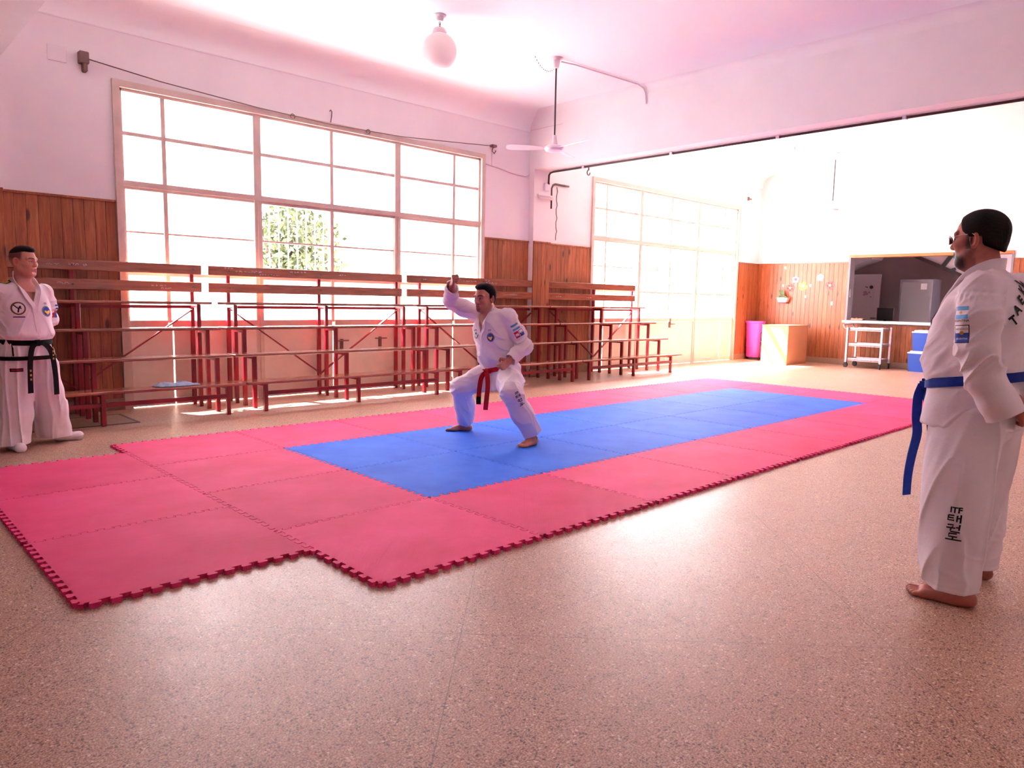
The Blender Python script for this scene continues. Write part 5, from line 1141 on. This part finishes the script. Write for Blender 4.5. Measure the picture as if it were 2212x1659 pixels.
    for ch, x, y, r_, sz in (('T', -.125, -.035, 35, .052), ('A', -.098, .01, 35, .052), ('E', -.068, .05, 35, .052), ('K', -.035, .09, 35, .052), ('W', .0, .115, 0, .052), ('O', .038, .088, -35, .052), ('N', .068, .05, -35, .052), ('D', .098, .01, -35, .052), ('O', .125, -.035, -35, .052), ('I', 0, .05, 0, .06), ('T', 0, -.01, 0, .06), ('F', 0, -.07, 0, .06)):
        d.text(ch, x, y, sz, rot=r_, bold=.0022)
    return t
t = NT('lens_dark'); t.set(.05, 0, .6); t.col(lin((34, 22, 28))); MAT['lens_dark'] = t.m
person_right()
# ---- man with the raised fist in the middle of the mats
def person_mid():
    fr = Frame((2.70, 2.27, TH), (-1, 0)); F, L, U = fr.F, fr.L, fr.U
    t = thing('person', 'dark haired man in white martial arts suit and red belt, fist raised, knees bent', 'person', tuple(fr.o), 0)
    hF, hL, hU = rot_axes(F, L, U, 2, -6, 0)
    hd = Head(fr(.045, -.035, 1.285), hF, hL, hU, 1.03, 1.0, 'stubble', .98)
    neck = fr(.0, -.02, 1.165)
    gh = hd.field(neck, .058, .0026); gh.ell(fr(.03, -.01, 1.07), (.06, .10, .09), [F, L, U], .04); Vh, Fh = gh.mesh(); Th = hd.tint(Vh, SKIN_C, lin((166, 96, 92))[:3], (.02, .014, .014))
    # right arm: rising block
    rs, re, rw = fr(-.03, -.20, 1.135), fr(.15, -.40, 1.255), fr(.30, -.185, 1.385)
    fa = (rw - re) / np.linalg.norm(rw - re); g1 = Fld(rw - .17, rw + .17, .0026)
    add_hand(g1, rw + fa * .01, fa * .9 + U * .45, F * .75 + U * .2 - L * .1, U * .6 + L * .3 - fa * .1, [[1.5, 1.7, 1.3]] * 4, 1.0, .9); g1.cap(rw - fa * .08, rw + fa * .01, .036, .027, .01)
    # left arm: fist at the hip
    ls, le, lw = fr(-.05, .18, 1.115), fr(-.155, .29, .86), fr(.035, .285, .735)
    fb = (lw - le) / np.linalg.norm(lw - le); g2 = Fld(lw - .17, lw + .17, .0026)
    add_hand(g2, lw + fb * .005, fb * .95 - L * .1, L * .95 + U * .25, U * .9 + F * .3, [[1.5, 1.7, 1.3]] * 4, 1.0, .9); g2.cap(lw - fb * .08, lw + fb * .005, .036, .027, .01)
    ra, la = fr(-.075, -.425, .095), fr(-.105, .462, .095); feet = []
    for hl, tl, an, sd in (((-.13, -.385), (.085, -.535), ra, L), ((-.165, .457), (.09, .505), la, -L)):
        h_, t_ = fr(*hl, 0), fr(*tl, 0); lo = np.minimum(h_, t_) - .08; hi = np.maximum(h_, t_) + .08; hi[2] += .1; g = Fld(lo, hi, .0032); add_foot(g, h_, t_, an + U * .03, fr.o[2], sd); feet.append(g.mesh())
    hip = fr(-.10, .045, .60); rk, lk = fr(.14, -.225, .455), fr(.125, .425, .47); rh, lh = fr(-.09, -.05, .60), fr(-.09, .14, .60)
    gb = Fld(fr(0, 0, 0) + (-.6, -.75, .06), fr(0, 0, 0) + (.6, .75, 1.4), .01); T_F, T_L, T_U = F * .99 + L * 0, L, U
    gb.chain([hip, fr(-.06, .02, .85), fr(-.03, -.01, 1.06)], [.12, .11, .12], .03); gb.chain([fr(-.03, -.01, 1.06), neck], [.09, .055], .03)
    gb.chain([rs, re, rw - fa * .05], [.05, .04, .032], .03); gb.chain([ls, le, lw - fb * .05], [.05, .04, .032], .03); gb.cap(rs, ls, .04, .04, .03)
    gb.chain([rh, rk, ra + U * .02], [.075, .055, .036], .03); gb.chain([lh, lk, la + U * .02], [.075, .055, .036], .03)
    body = [(Vh, Fh), g1.mesh(), g2.mesh()] + feet + [gb.mesh()]; n2 = sum(len(v) for v, f in body[1:])
    nobj('body', join(body), 'skin', t, np.concatenate([Th, skin_tint(n2, SKIN_C)]))
    def line(f, l, u):
        front = f - (.070 - .5 * np.maximum(0, np.abs(l) - .04) + .0 * u) ; al = np.abs(l)
        low = np.where(f > .05, .070 + 0 * f, np.where(f > .015, .030 + (f - .015) * 1.15, np.where(f > -.038, -.012 + 0 * f, -.066 + (f + .1) * .3)))
        return low - u
    nobj('hair', hd.hair_mesh(.008, line, .003, .0016, (((.03, 0, .098), (.06, .056, .03)), ((.05, .0, .086), (.028, .044, .016))), .014, .028), 'hair_black', t)
    # jacket, torso axis leaning a little
    O = fr(-.105, .05, 0); ax = fr(-.01, -.02, 1.10) - fr(-.105, .05, .55); TU = ax / np.linalg.norm(ax); TL = L - TU * (L @ TU); TL /= np.linalg.norm(TL); TF = np.cross(TL, TU); O2 = fr(-.105, .05, .55) - TU * .55
    g = Fld(fr(0, 0, 0) + (-.55, -.55, .42), fr(0, 0, 0) + (.35, .65, 1.45), .005)
    torso = [(.48, .03, .0, .20, .235), (.56, .018, 0, .166, .210), (.63, .008, 0, .138, .178), (.655, .008, 0, .134, .172), (.69, .01, 0, .142, .18), (.80, .012, 0, .142, .188), (.95, .008, 0, .135, .198), (1.05, .004, 0, .122, .198), (1.11, .0, 0, .108, .175), (1.15, .0, 0, .086, .12), (1.185, .0, 0, .068, .082), (1.205, 0, 0, .06, .07)]
    g.loft(O2, TF, TL, TU, torso, 0, p=2.3)
    for q, s_ in ((1, ls), (-1, rs)): g.cap(O2 + TU * 1.15 + TL * q * .045, s_ + TU * .005, .056, .066, .025)
    rc = rw - fa * .03; lc = lw - fb * .035
    g.chain([rs, rs * .45 + re * .55 - U * .008, re, rc], [.070, .068, .064, .060], .03); g.chain([ls, ls * .45 + le * .55, le, lc], [.066, .064, .060, .058], .03)
    def fold(X, Y, Z):
        f, l, u = -(X - fr.o[0]), -(Y - fr.o[1]), Z - fr.o[2]
        dr = np.sqrt((f - .15) ** 2 + (l + .4) ** 2 + (u - 1.255) ** 2); dl = np.sqrt((f + .16) ** 2 + (l - .32) ** 2 + (u - .845) ** 2)
        armr = np.clip((-.17 - l) / .05, 0, 1) * (u > .95); arml = np.clip((l - .215) / .05, 0, 1) * (u > .66); tor = (1 - armr) * (1 - arml)
        r = tor * np.clip((u - .67) / .05, 0, 1) * creases((u * .9 + l * .75) * 13, (f + l) * 4, (u - l) * 3 + 4, .0075)
        r = r + tor * np.exp(-((u - .74) / .06) ** 2) * creases(l * 16 + u * 9, u * 5, f * 6, .006)
        r = r + armr * creases((f + l * .9 + u) * 13, (u - f) * 6, l * 5 + 8, .008) + arml * creases((u + f * .8) * 15, (f - u) * 4, l * 6 + 1, .009)
        r = r + tor * np.clip((.64 - u) / .04, 0, 1) * creases(np.arctan2(l - .05, f + .1) * 3, u * 3, f * 0 + 6, .005)
        return r
    g.disp(fold)
    # V neck: wedge cut, then the lapel bands; cuffs hollow
    NB = O2 + TU * 1.16; VB = O2 + TU * .985 + TF * .13 - TL * .012
    g.cap(NB - TU * .05, NB + TU * .1, .056, .066, .006, 's')
    pl, pr_ = O2 + TU * 1.115 + TL * .062 + TF * .035, O2 + TU * 1.115 - TL * .062 + TF * .035
    nb_, vb_, w0 = O2 + TU * 1.12 + TF * .05, VB, .052
    def vcut(X, Y, Z):
        x, y, z = X - vb_[0], Y - vb_[1], Z - vb_[2]; u = x * TU[0] + y * TU[1] + z * TU[2]; l = x * TL[0] + y * TL[1] + z * TL[2]; f = x * TF[0] + y * TF[1] + z * TF[2]
        return -np.maximum(np.maximum(np.abs(l) - np.clip(u, 0, .25) * .36 - np.clip(u - .13, 0, .1) * .4, -u), -.115 - f)
    g.cut(vcut)
    for c, d in ((rc, fa), (lc, fb)):
        e = c + d * .03
        g.cut(lambda X, Y, Z, e=e, d=d, c=c: np.minimum((X - e[0]) * d[0] + (Y - e[1]) * d[1] + (Z - e[2]) * d[2], .11 - np.sqrt((X - c[0]) ** 2 + (Y - c[1]) ** 2 + (Z - c[2]) ** 2))); g.cap(e - d * .05, e + d * .04, .046, .058, .004, 's')
    g.loft(O2, TF, TL, TU, [(.40, .03, 0, .194, .23), (.55, .018, 0, .160, .204)], .004, 's')
    jk = nobj('jacket', g.mesh(), 'white_cotton', t); bj = bvh_of(jk)
    def on(u, l, f0=.5):   # point of the jacket front
        o = O2 + TU * u + TL * l; h = bj.ray_cast(Vector(o + TF * f0), Vector(-TF), f0 + .3)[0]; return np.array(h) if h else o + TF * .1
    def band(pts, w, nm, th=.006, lift=.004, q=0):
        cp = curve_pts(pts, 5); nx_ = O2 + TU * 1.16 - TF * .005; sd = []; pp = []
        for i, p_ in enumerate(cp):
            q_ = p_ - nx_; hgt = q_ @ TU; rad = q_ - TU * hgt; rad /= np.linalg.norm(rad) + 1e-9; k_ = np.clip((hgt + .05) / .05, 0, 1); out = (rad + TU * .35) * k_ + TF * (1 - k_); out /= np.linalg.norm(out)
            sd.append(tuple(TU * k_ + (TL * (q or 1) * .8 + TU * (.45 if q else 0)) * (1 - k_))); pp.append(p_ + out * lift)
        return ribbon(pp, sd, w, th, nm, 'white_cotton', t)
    back = O2 + TU * 1.215 - TF * .058
    for q in (1, -1):
        band([back + TL * q * .01, O2 + TU * 1.205 + TL * q * .052 - TF * .02, O2 + TU * 1.165 + TL * q * .068 + TF * .035, on(1.10, q * .055) + TF * .004, on(1.04, q * .034) + TF * .003, VB + TF * .008 + TL * q * .006, on(.93, -.012 + q * .004)], .036, 'lapel', q=q)
    band([on(.99, -.012), on(.9, -.012), on(.8, -.010), on(.70, -.008)], .03, 'front_placket', .004, .003)
    # trousers
    g = Fld(fr(0, 0, 0) + (-.4, -.75, .03), fr(0, 0, 0) + (.45, .70, .78), .0055)
    g.loft(O2, TF, TL, TU, [(.47, 0, 0, .115, .16), (.66, 0, 0, .12, .155)], .03); g.chain([rh - TF * .01, lh - TF * .01], [.112, .112], .04)
    re_, le_ = ra + (rk - ra) * .0, la + (lk - la) * .0
    g.chain([rh, rh * .5 + rk * .5, rk, rk * .5 + ra * .5, ra - (rk - ra) * .02], [.118, .105, .090, .088, .086], .045); g.chain([lh, lh * .5 + lk * .5, lk, lk * .5 + la * .5, la - (lk - la) * .02], [.118, .105, .090, .088, .086], .045)
    def fold(X, Y, Z):
        f, l, u = -(X - fr.o[0]), -(Y - fr.o[1]), Z - fr.o[2]; s_ = np.where(l < .04, -1, 1)
        shin = np.clip((.42 - u) / .06, 0, 1)
        r = (1 - shin) * creases((u * .9 + (f + s_ * l * .7) * .45) * 13, (f - u) * 4, l * 4 + 3, .0085)
        r = r + shin * creases((f + s_ * l * .8 - u * .5) * 14, u * 2, l * 6 + 5, .0075)
        kd = np.where(l < .04, np.sqrt((f - .14) ** 2 + (l + .225) ** 2 + (u - .455) ** 2), np.sqrt((f - .125) ** 2 + (l - .425) ** 2 + (u - .47) ** 2))
        return r + np.exp(-((kd - .09) / .05) ** 2) * creases(u * 20, f * 8, l * 8, .005)
    g.disp(fold)
    for a_, k_ in ((ra, rk), (la, lk)):
        d = (a_ - k_) / np.linalg.norm(a_ - k_); e = a_ - d * .012
        g.cut(lambda X, Y, Z, e=e, d=d: np.minimum((X - e[0]) * d[0] + (Y - e[1]) * d[1] + (Z - e[2]) * d[2], .2 - np.sqrt((X - e[0]) ** 2 + (Y - e[1]) ** 2 + (Z - e[2]) ** 2))); g.cap(e - d * .09, e + d * .04, .062, .076, .004, 's')
    tr = nobj('trousers', g.mesh(), 'white_cotton', t); bt = bvh_of(tr)
    # belt
    n = 44; tab_ = np.array(torso); vs_ = []; w = .042
    for i in range(n):
        a = 2 * math.pi * i / n; u = .657 + .012 * math.sin(a)
        cf, rf, rl = [np.interp(u, tab_[:, 0], tab_[:, j]) for j in (1, 3, 4)]; c_, s_ = math.cos(a), math.sin(a); q = (abs(c_) ** 2.3 + abs(s_) ** 2.3) ** (-1 / 2.3)
        for du, dr in ((-w / 2, .001), (-w / 2, .009), (w / 2, .009), (w / 2, .001)): vs_.append(tuple(O2 + TF * (cf + (rf + dr) * c_ * q) + TL * (rl + dr) * s_ * q + TU * (u + du)))
    fs = [(4 * i + a, 4 * i + (a + 1) % 4, (4 * i + 4) % (4 * n) + (a + 1) % 4, (4 * i + 4) % (4 * n) + a) for i in range(n) for a in range(4)]
    be = MB().add(vs_, fs).build('belt', 'belt_red', t, 50)
    K = O2 + TF * .158 + TU * .652 - TL * .0
    bm = bmesh.new(); bmesh.ops.create_cube(bm, size=1); bmesh.ops.bevel(bm, geom=bm.edges[:], offset=.25, segments=2, affect='EDGES')
    for v in bm.verts: v.co = K + F * v.co.x * .04 + L * v.co.y * .075 + U * v.co.z * .055
    MB().bm(bm).build('knot', 'belt_red', be, 50)
    p1 = [K + F * .01, K + F * .035 - L * .035 - U * .05, K + F * .045 - L * .05 - U * .14, K + F * .055 - L * .05 - U * .24, K + F * .06 - L * .045 - U * .30]
    p2 = [K + F * .01, K + F * .03 + L * .035 - U * .04, K + F * .045 + L * .06 - U * .12, K + F * .06 + L * .065 - U * .22, K + F * .055 + L * .045 - U * .34]
    c1 = curve_pts(p1, 8); k_ = int(len(c1) * .72); sd = tuple(L * .75 - F * .6)
    ribbon(c1[:k_ + 1], [sd] * (k_ + 1), .042, .006, 'belt_tail', 'belt_red', t); ribbon(c1[k_:], [sd] * (len(c1) - k_), .043, .0065, 'belt_tip', 'belt_black', t, 'black tip of the belt')
    c2 = curve_pts(p2, 8); ribbon(c2, [tuple(L * math.cos(a) + F * math.sin(a)) for a in np.linspace(-.4, -1.0, len(c2))], .042, .006, 'belt_tail', 'belt_red', t)
    # prints
    kick_badge(Decal(bj, on(1.0, -.085), TF * .95 - TL * .2, TU, t), .042)
    d = Decal(bj, on(.955, .105), TF * .9 + TL * .35, TU, t); itf_badge(d, .042); d.text('ITF', 0, .06, .024, bold=.0004)
    up = ls - le; up /= np.linalg.norm(up); nn = L * .8 + F * .55; c = ls * .52 + le * .48 + L * .06 + F * .04
    d = Decal(bj, c, nn, up, t); o = d.rect(-.035, .035, .02, .075, 'flag_patch', 'ink_white', .002); d.rect(-.035, .035, .057, .075, 'stripe', 'ink_lightblue', .003, o); d.rect(-.035, .035, .02, .038, 'stripe', 'ink_lightblue', .003, o)
    o = d.rect(-.04, -.0, -.05, .01, 'sleeve_patch', 'ink_red', .002); d.text('HHH', -.02, -.02, .022, 'lettering', 'ink_white', .003, parent=o) if False else None
    d.rect(-.034, -.006, -.03, -.01, 'patch_mark', 'ink_white', .003, o)
    o = d.rect(.004, .045, -.05, .01, 'sleeve_patch', 'ink_royal', .002); d.rect(.008, .041, -.018, .006, 'patch_field', 'ink_white', .003, o); d.disc(.024, -.02, .007, .007, 'patch_disc', 'ink_gold', .0038, o)
    sh = (la - lk); sh /= np.linalg.norm(sh); c = lk + sh * .055 + L * .1 + F * .03
    d = Decal(bt, c, L * .9 + F * .43, -sh, t)
    for dy, st in ((.05, [[(-.027, .013), (-.004, .015)], [(-.024, .003), (-.005, .004)], [(-.026, .013), (-.027, -.008), (-.003, -.006)], [(.008, .016), (.007, -.012)], [(.02, .019), (.019, -.017)], [(.008, .003), (.019, .004)]]),
                   (.0, [[(-.026, .012), (-.004, .014), (-.008, .002)], [(-.03, -.001), (.004, .001)], [(-.012, .0), (-.013, -.009)], [(.006, .004), (.016, .004)], [(.019, .017), (.018, -.008)], [(-.014, -.008), (-.013, -.016), (.022, -.016)]]),
                   (-.05, [[(-.018, .013), (.012, .015)], [(-.017, .013), (-.018, .0), (.014, .001)], [(-.002, .0), (-.003, -.011)], [(-.03, -.013), (.03, -.012)]])):
        for s_ in st: d.stroke([(x * .85, (y * 1.0 + dy) * .8) for x, y in s_], .0028, 'lettering', 'ink_black')
    d.text('ITF', 0, .072, .024, bold=.001)
    return t
person_mid()

# ---- boy standing at the left edge before the bleachers
def person_boy():
    fr = Frame((-.45, 4.42), (.33, -.94)); F, L, U = fr.F, fr.L, fr.U
    t = thing('person', 'young man in white martial arts suit with black belt, standing before the bleachers', 'person', tuple(fr.o), 0)
    hF, hL, hU = rot_axes(F, L, U, 24, -2, 0)
    hd = Head(fr(.03, -.045, 1.525), hF, hL, hU, 1.0, .97, 'none', .95, fade=.8); neck = fr(-.005, -.05, 1.37)
    gh = hd.field(neck, .052, .0026); gh.ell(fr(.045, -.05, 1.27), (.05, .10, .09), [F, L, U], .04); Vh, Fh = gh.mesh(); Th = hd.tint(Vh, SKIN_B, lin((176, 104, 100))[:3], (.03, .02, .02))
    hands = []
    for q, w in ((1, fr(-.13, .06, .90)), (-1, fr(-.15, -.15, .90))):
        g = Fld(w - .17, w + .17, .003); add_hand(g, w, -L * q * .8 - U * .5, -F, U, [.5, .55, .6, .65], .98, .4); g.cap(w, w + L * q * .06 + U * .07, .027, .034, .01); hands.append(g.mesh())
    gb = Fld(fr(0, 0, 0) + (-.5, -.5, .05), fr(0, 0, 0) + (.5, .5, 1.42), .01)
    gb.loft(fr.o, F, L, U, [(.80, 0, -.05, .10, .145), (1.05, 0, -.05, .10, .13), (1.22, 0, -.05, .095, .15), (1.32, -.005, -.05, .06, .12), (1.36, -.005, -.05, .05, .06)], .03)
    R0 = {1: (fr(-.005, .125, 1.285), fr(-.07, .19, 1.06), fr(-.125, .10, .93)), -1: (fr(-.005, -.225, 1.285), fr(-.07, -.295, 1.06), fr(-.14, -.19, .93))}
    an = {1: fr(-.06, .185, .1), -1: fr(-.01, -.19, .1)}; kn = {1: fr(.02, .10, .46), -1: fr(.02, -.15, .46)}
    for q in (1, -1): gb.chain(list(R0[q]), [.045, .037, .03], .03); gb.chain([fr(0, -.05 + q * .085, .84), kn[q], an[q]], [.08, .052, .036], .03)
    body = [(Vh, Fh)] + hands + [gb.mesh()]; n2 = sum(len(v) for v, f in body[1:]); nobj('body', join(body), 'skin', t, np.concatenate([Th, skin_tint(n2, SKIN_B)]))
    for q, h_, t_ in ((-1, (-.06, -.185), (.165, -.215)), (1, (-.095, .175), (.03, .375))):
        a, c = fr(*h_, 0), fr(*t_, 0); lo = np.minimum(a, c) - .09; hi = np.maximum(a, c) + .09; lo[2] = -.02; hi[2] = .16; g = Fld(lo, hi, .004); d = (c - a) / np.linalg.norm(c - a)
        g.chain([a + d * .045 + U * .042, a + d * .12 + U * .04, a + d * .2 + U * .034, c - d * .035 + U * .03], [.036, .035, .038, .029], .02); g.cap(a + d * .06 + U * .05, an[q] + U * .04, .042, .04, .02); g.cut(lambda X, Y, Z: .002 - Z + 0 * X + 0 * Y)
        nobj('shoe', g.mesh(), 'white_cotton', t)
    def line(f, l, u):
        front = f - .088 + .9 * np.maximum(0, np.abs(l) - .035)
        low = np.where(f > .045, .066 + 0 * f, np.where(f > .0, .046 + f * .44, .046 + f * .1)); return low - u + 0 * l
    nobj('hair', hd.hair_mesh(.003, line, .003, .0014, (((.01, 0, .092), (.07, .054, .03)), ((.045, 0, .088), (.04, .048, .024))), .014, .03), 'hair_black', t)
    # jacket
    g = Fld(fr(0, 0, 0) + (-.5, -.5, .70), fr(0, 0, 0) + (.5, .5, 1.44), .0055)
    torso = [(.735, .005, -.05, .150, .205), (.80, .005, -.05, .146, .198), (.86, .005, -.05, .138, .186), (.885, .005, -.05, .135, .180), (.925, .010, -.05, .158, .200), (1.05, .005, -.05, .140, .19), (1.18, .0, -.05, .128, .195), (1.27, -.003, -.05, .112, .185), (1.325, -.005, -.05, .094, .145), (1.365, -.005, -.05, .072, .09), (1.395, -.005, -.05, .058, .068)]
    g.loft(fr.o, F, L, U, torso, 0, p=2.3)
    for q in (1, -1): a, e, w = R0[q]; g.chain([a, a * .5 + e * .5, e, w], [.066, .066, .064, .062], .03)
    def fold(X, Y, Z):
        f = (X - fr.o[0]) * F[0] + (Y - fr.o[1]) * F[1]; l = (X - fr.o[0]) * L[0] + (Y - fr.o[1]) * L[1] + .05; arm = np.clip((np.abs(l) - .17) / .04, 0, 1) * (Z > .9)
        r = (1 - arm) * np.clip((Z - .89) / .04, 0, 1) * creases((Z * .55 + np.abs(l) * .9) * 12, l * 4 + f * 5, Z * 4, .006) + (1 - arm) * np.exp(-((Z - .94) / .04) ** 2) * creases(l * 15, Z * 5, f * 4, .006)
        r = r + arm * creases((Z + f) * 13, (f - Z) * 4, l * 8, .008); return r + np.clip((.87 - Z) / .04, 0, 1) * creases(np.arctan2(l, f) * 3, Z * 3, f * 0 + 6, .004)
    g.disp(fold)
    g.cap(fr(-.005, -.05, 1.32), fr(-.005, -.05, 1.46), .052, .06, .006, 's'); VB = fr(.125, -.04, 1.165)
    def vcut(X, Y, Z):
        x, y, z = X - VB[0], Y - VB[1], Z - VB[2]; l = x * L[0] + y * L[1]; f = x * F[0] + y * F[1]; return -np.maximum(np.maximum(np.abs(l) - np.clip(z, 0, .25) * .36 - np.clip(z - .13, 0, .1) * .5, -z), -.125 - f)
    g.cut(vcut); g.loft(fr.o, F, L, U, [(.68, .005, -.05, .142, .197), (.80, .005, -.05, .138, .19)], .004, 's')
    for q in (1, -1):
        a, e, w = R0[q]; d = (w - e) / np.linalg.norm(w - e); e = w + d * .03; g.cut(lambda X, Y, Z, e=e, d=d, c=w: np.minimum((X - e[0]) * d[0] + (Y - e[1]) * d[1] + (Z - e[2]) * d[2], .1 - np.sqrt((X - c[0]) ** 2 + (Y - c[1]) ** 2 + (Z - c[2]) ** 2))); g.cap(e - d * .04, e + d * .04, .046, .06, .004, 's')
    jk = nobj('jacket', g.mesh(), 'white_cotton', t); bj = bvh_of(jk)
    def on(l, z): 
        o = fr(0, l, z); h = bj.ray_cast(Vector(o + F * .5), Vector(-F), .8)[0]; return np.array(h) if h else o + F * .12
    def band(pts, w, nm, mat='white_cotton', lift=.004, th=.006, q=0):
        cp = curve_pts(pts, 5); nx_ = fr(-.005, -.05, 1.38); sd = []; pp = []
        for i, p_ in enumerate(cp):
            q_ = p_ - nx_; hgt = q_[2]; rad = q_ * (1, 1, 0); rad /= np.linalg.norm(rad) + 1e-9; k_ = np.clip((hgt + .10) / .11, 0, 1); out = (rad + U * .35) * k_ + F * (1 - k_); out /= np.linalg.norm(out)
            sd.append(tuple(U * k_ + (L * (q or 1) * .8 + U * (.45 if q else 0)) * (1 - k_))); pp.append(p_ + out * lift)
        return ribbon(pp, sd, w, th, nm, mat, t)
    for q in (1, -1): band([fr(-.058, -.05 + q * .01, 1.43), fr(-.02, -.05 + q * .05, 1.42), fr(.035, -.05 + q * .076, 1.36), on(-.05 + q * .062, 1.295) + F * .006, on(-.045 + q * .034, 1.225) + F * .003, VB + F * .01 + L * q * .006, on(-.04 + q * .003, 1.12)], .038, 'lapel', q=q)
    band([on(-.04, 1.16), on(-.038, 1.06), on(-.036, .98), on(-.034, .91)], .032, 'front_placket', 'white_cotton', .003, .004)
    # trousers
    g = Fld(fr(0, 0, 0) + (-.45, -.45, .0), fr(0, 0, 0) + (.45, .45, .92), .006)
    for q in (1, -1):
        hp = fr(0, -.05 + q * .075, .84); k_, a_ = kn[q], an[q]; e_ = a_ + (a_ - k_) * .14; g.chain([hp, hp * .5 + k_ * .5, k_, k_ * .5 + a_ * .5, e_], [.12, .112, .108, .116, .132], .03)
    g.loft(fr.o, F, L, U, [(.74, 0, -.05, .12, .17), (.90, 0, -.05, .12, .165)], .03)
    def fold(X, Y, Z):
        f = (X - fr.o[0]) * F[0] + (Y - fr.o[1]) * F[1]; l = (X - fr.o[0]) * L[0] + (Y - fr.o[1]) * L[1]; return creases(l * 13 + f * 8 + 2, (f - l) * 3, Z * 1.8, .009) + .003 * np.sin(Z * 40 + l * 20) * np.exp(-((Z - .15) / .08) ** 2)
    g.disp(fold); g.cut(lambda X, Y, Z: .048 - Z + 0 * X + 0 * Y)
    for q in (1, -1): g.cap(an[q] - U * .09, an[q] + U * .04, .115, .09, .004, 's')
    tr = nobj('trousers', g.mesh(), 'white_cotton', t); bt = bvh_of(tr)
    # belt and the black hem band of the jacket
    tab_ = np.array(torso)
    def ring(z0, w, lift, nm, tilt=0., th=.007):
        n = 44; vs_ = []
        for i in range(n):
            a = 2 * math.pi * i / n; z = z0 + tilt * math.cos(a); cf, rf, rl = [np.interp(z, tab_[:, 0], tab_[:, j]) for j in (1, 3, 4)]; c_, s_ = math.cos(a), math.sin(a); q = (abs(c_) ** 2.3 + abs(s_) ** 2.3) ** (-1 / 2.3)
            for du, dr in ((-w / 2, lift), (-w / 2, lift + th), (w / 2, lift + th), (w / 2, lift)): vs_.append(tuple(fr(cf + (rf + dr) * c_ * q, -.05 + (rl + dr) * s_ * q, z + du)))
        return MB().add(vs_, [(4 * i + a, 4 * i + (a + 1) % 4, (4 * i + 4) % (4 * n) + (a + 1) % 4, (4 * i + 4) % (4 * n) + a) for i in range(n) for a in range(4)]).build(nm, 'belt_black', t, 50)
    be = ring(.885, .042, .004, 'belt', -.012); hb = ring(.752, .032, .007, 'hem_band', 0, .004); hb['label'] = 'black hem band of the jacket'
    for q in (1, -1): MB().bar(on(-.05 + q * .155, .77), on(-.05 + q * .15, .87), .022, .004, tuple(F)).build('side_band', 'belt_black', t)
    K = fr(.152, -.045, .872); bm = bmesh.new(); bmesh.ops.create_cube(bm, size=1); bmesh.ops.bevel(bm, geom=bm.edges[:], offset=.25, segments=2, affect='EDGES')
    for v in bm.verts: v.co = K + F * v.co.x * .035 + L * v.co.y * .07 + U * v.co.z * .05
    MB().bm(bm).build('knot', 'belt_black', be, 50)
    c1 = curve_pts([K, K + F * .02 - L * .05 - U * .03, K + F * .025 - L * .075 - U * .14, K + F * .03 - L * .085 - U * .28, K + F * .02 - L * .082 - U * .40], 6); ribbon(c1, [tuple(L)] * len(c1), .04, .006, 'belt_tail', 'belt_black', t)
    c2 = curve_pts([K, K + F * .02 + L * .06 - U * .02, K + F * .015 + L * .105 - U * .10, K + F * .03 + L * .115 - U * .26, K + F * .03 + L * .118 - U * .43], 6); ribbon(c2, [tuple(L)] * len(c2), .04, .006, 'belt_tail', 'belt_black', t)
    for c, zs in ((c1[-8], (.0, .035, .07)), (c2[-12], (.02, .05, .08, .11))):
        for k, z in enumerate(zs): MB().box(-.006, .006, -.004, 0, -.008, .008).build('stitching', 'ink_gold', t, world=False).matrix_local = Matrix.Translation(Vector(c) + Vector(F) * .006 + Vector((0, 0, z - .03)) - Vector(fr.o)) @ Matrix((Vector(L), -Vector(F), Vector(U))).transposed().to_4x4()
    # prints
    d = Decal(bj, on(-.155, 1.15), F * .95 - L * .25, U, t); kick_badge(d, .052); d.rect(-.04, .04, -.072, -.064, 'lettering', 'ink_navy', .002)
    d = Decal(bj, on(.06, 1.125), F * .9 + L * .35, U, t); itf_badge(d, .045); d.text('ITF', 0, .062, .022, bold=.0004)
    d = Decal(bj, fr(.05, .24, 1.12), L * .7 + F * .7, U, t); o = d.rect(-.03, .03, .02, .06, 'flag_patch', 'ink_white', .002); d.rect(-.03, .03, .046, .06, 'stripe', 'ink_royal', .003, o); d.rect(-.03, .03, .02, .034, 'stripe', 'ink_royal', .003, o); o = d.rect(-.03, .0, -.05, .012, 'sleeve_patch', 'ink_red', .002); o = d.rect(.002, .03, -.05, .012, 'sleeve_patch', 'ink_royal', .002)
    d = Decal(bt, fr(.15, -.19, .66), F, U, t); o = d.rect(-.04, .04, -.014, .014, 'thigh_label', 'ink_black', .002); d.rect(-.034, .034, -.004, .006, 'label_mark', 'ink_red', .003, o)
    d = Decal(bj, fr(.0, -.19, 1.36), U * .9 + F * .2, F, t); o = d.rect(-.05, .05, -.03, .03, 'shoulder_patch', 'ink_black', .003); d.rect(-.035, .035, -.02, .02, 'patch_field', 'ink_yellow', .004, o)
    return t
plain('hair_fade', (92, 66, 66), .7, spec=.2)
person_boy()
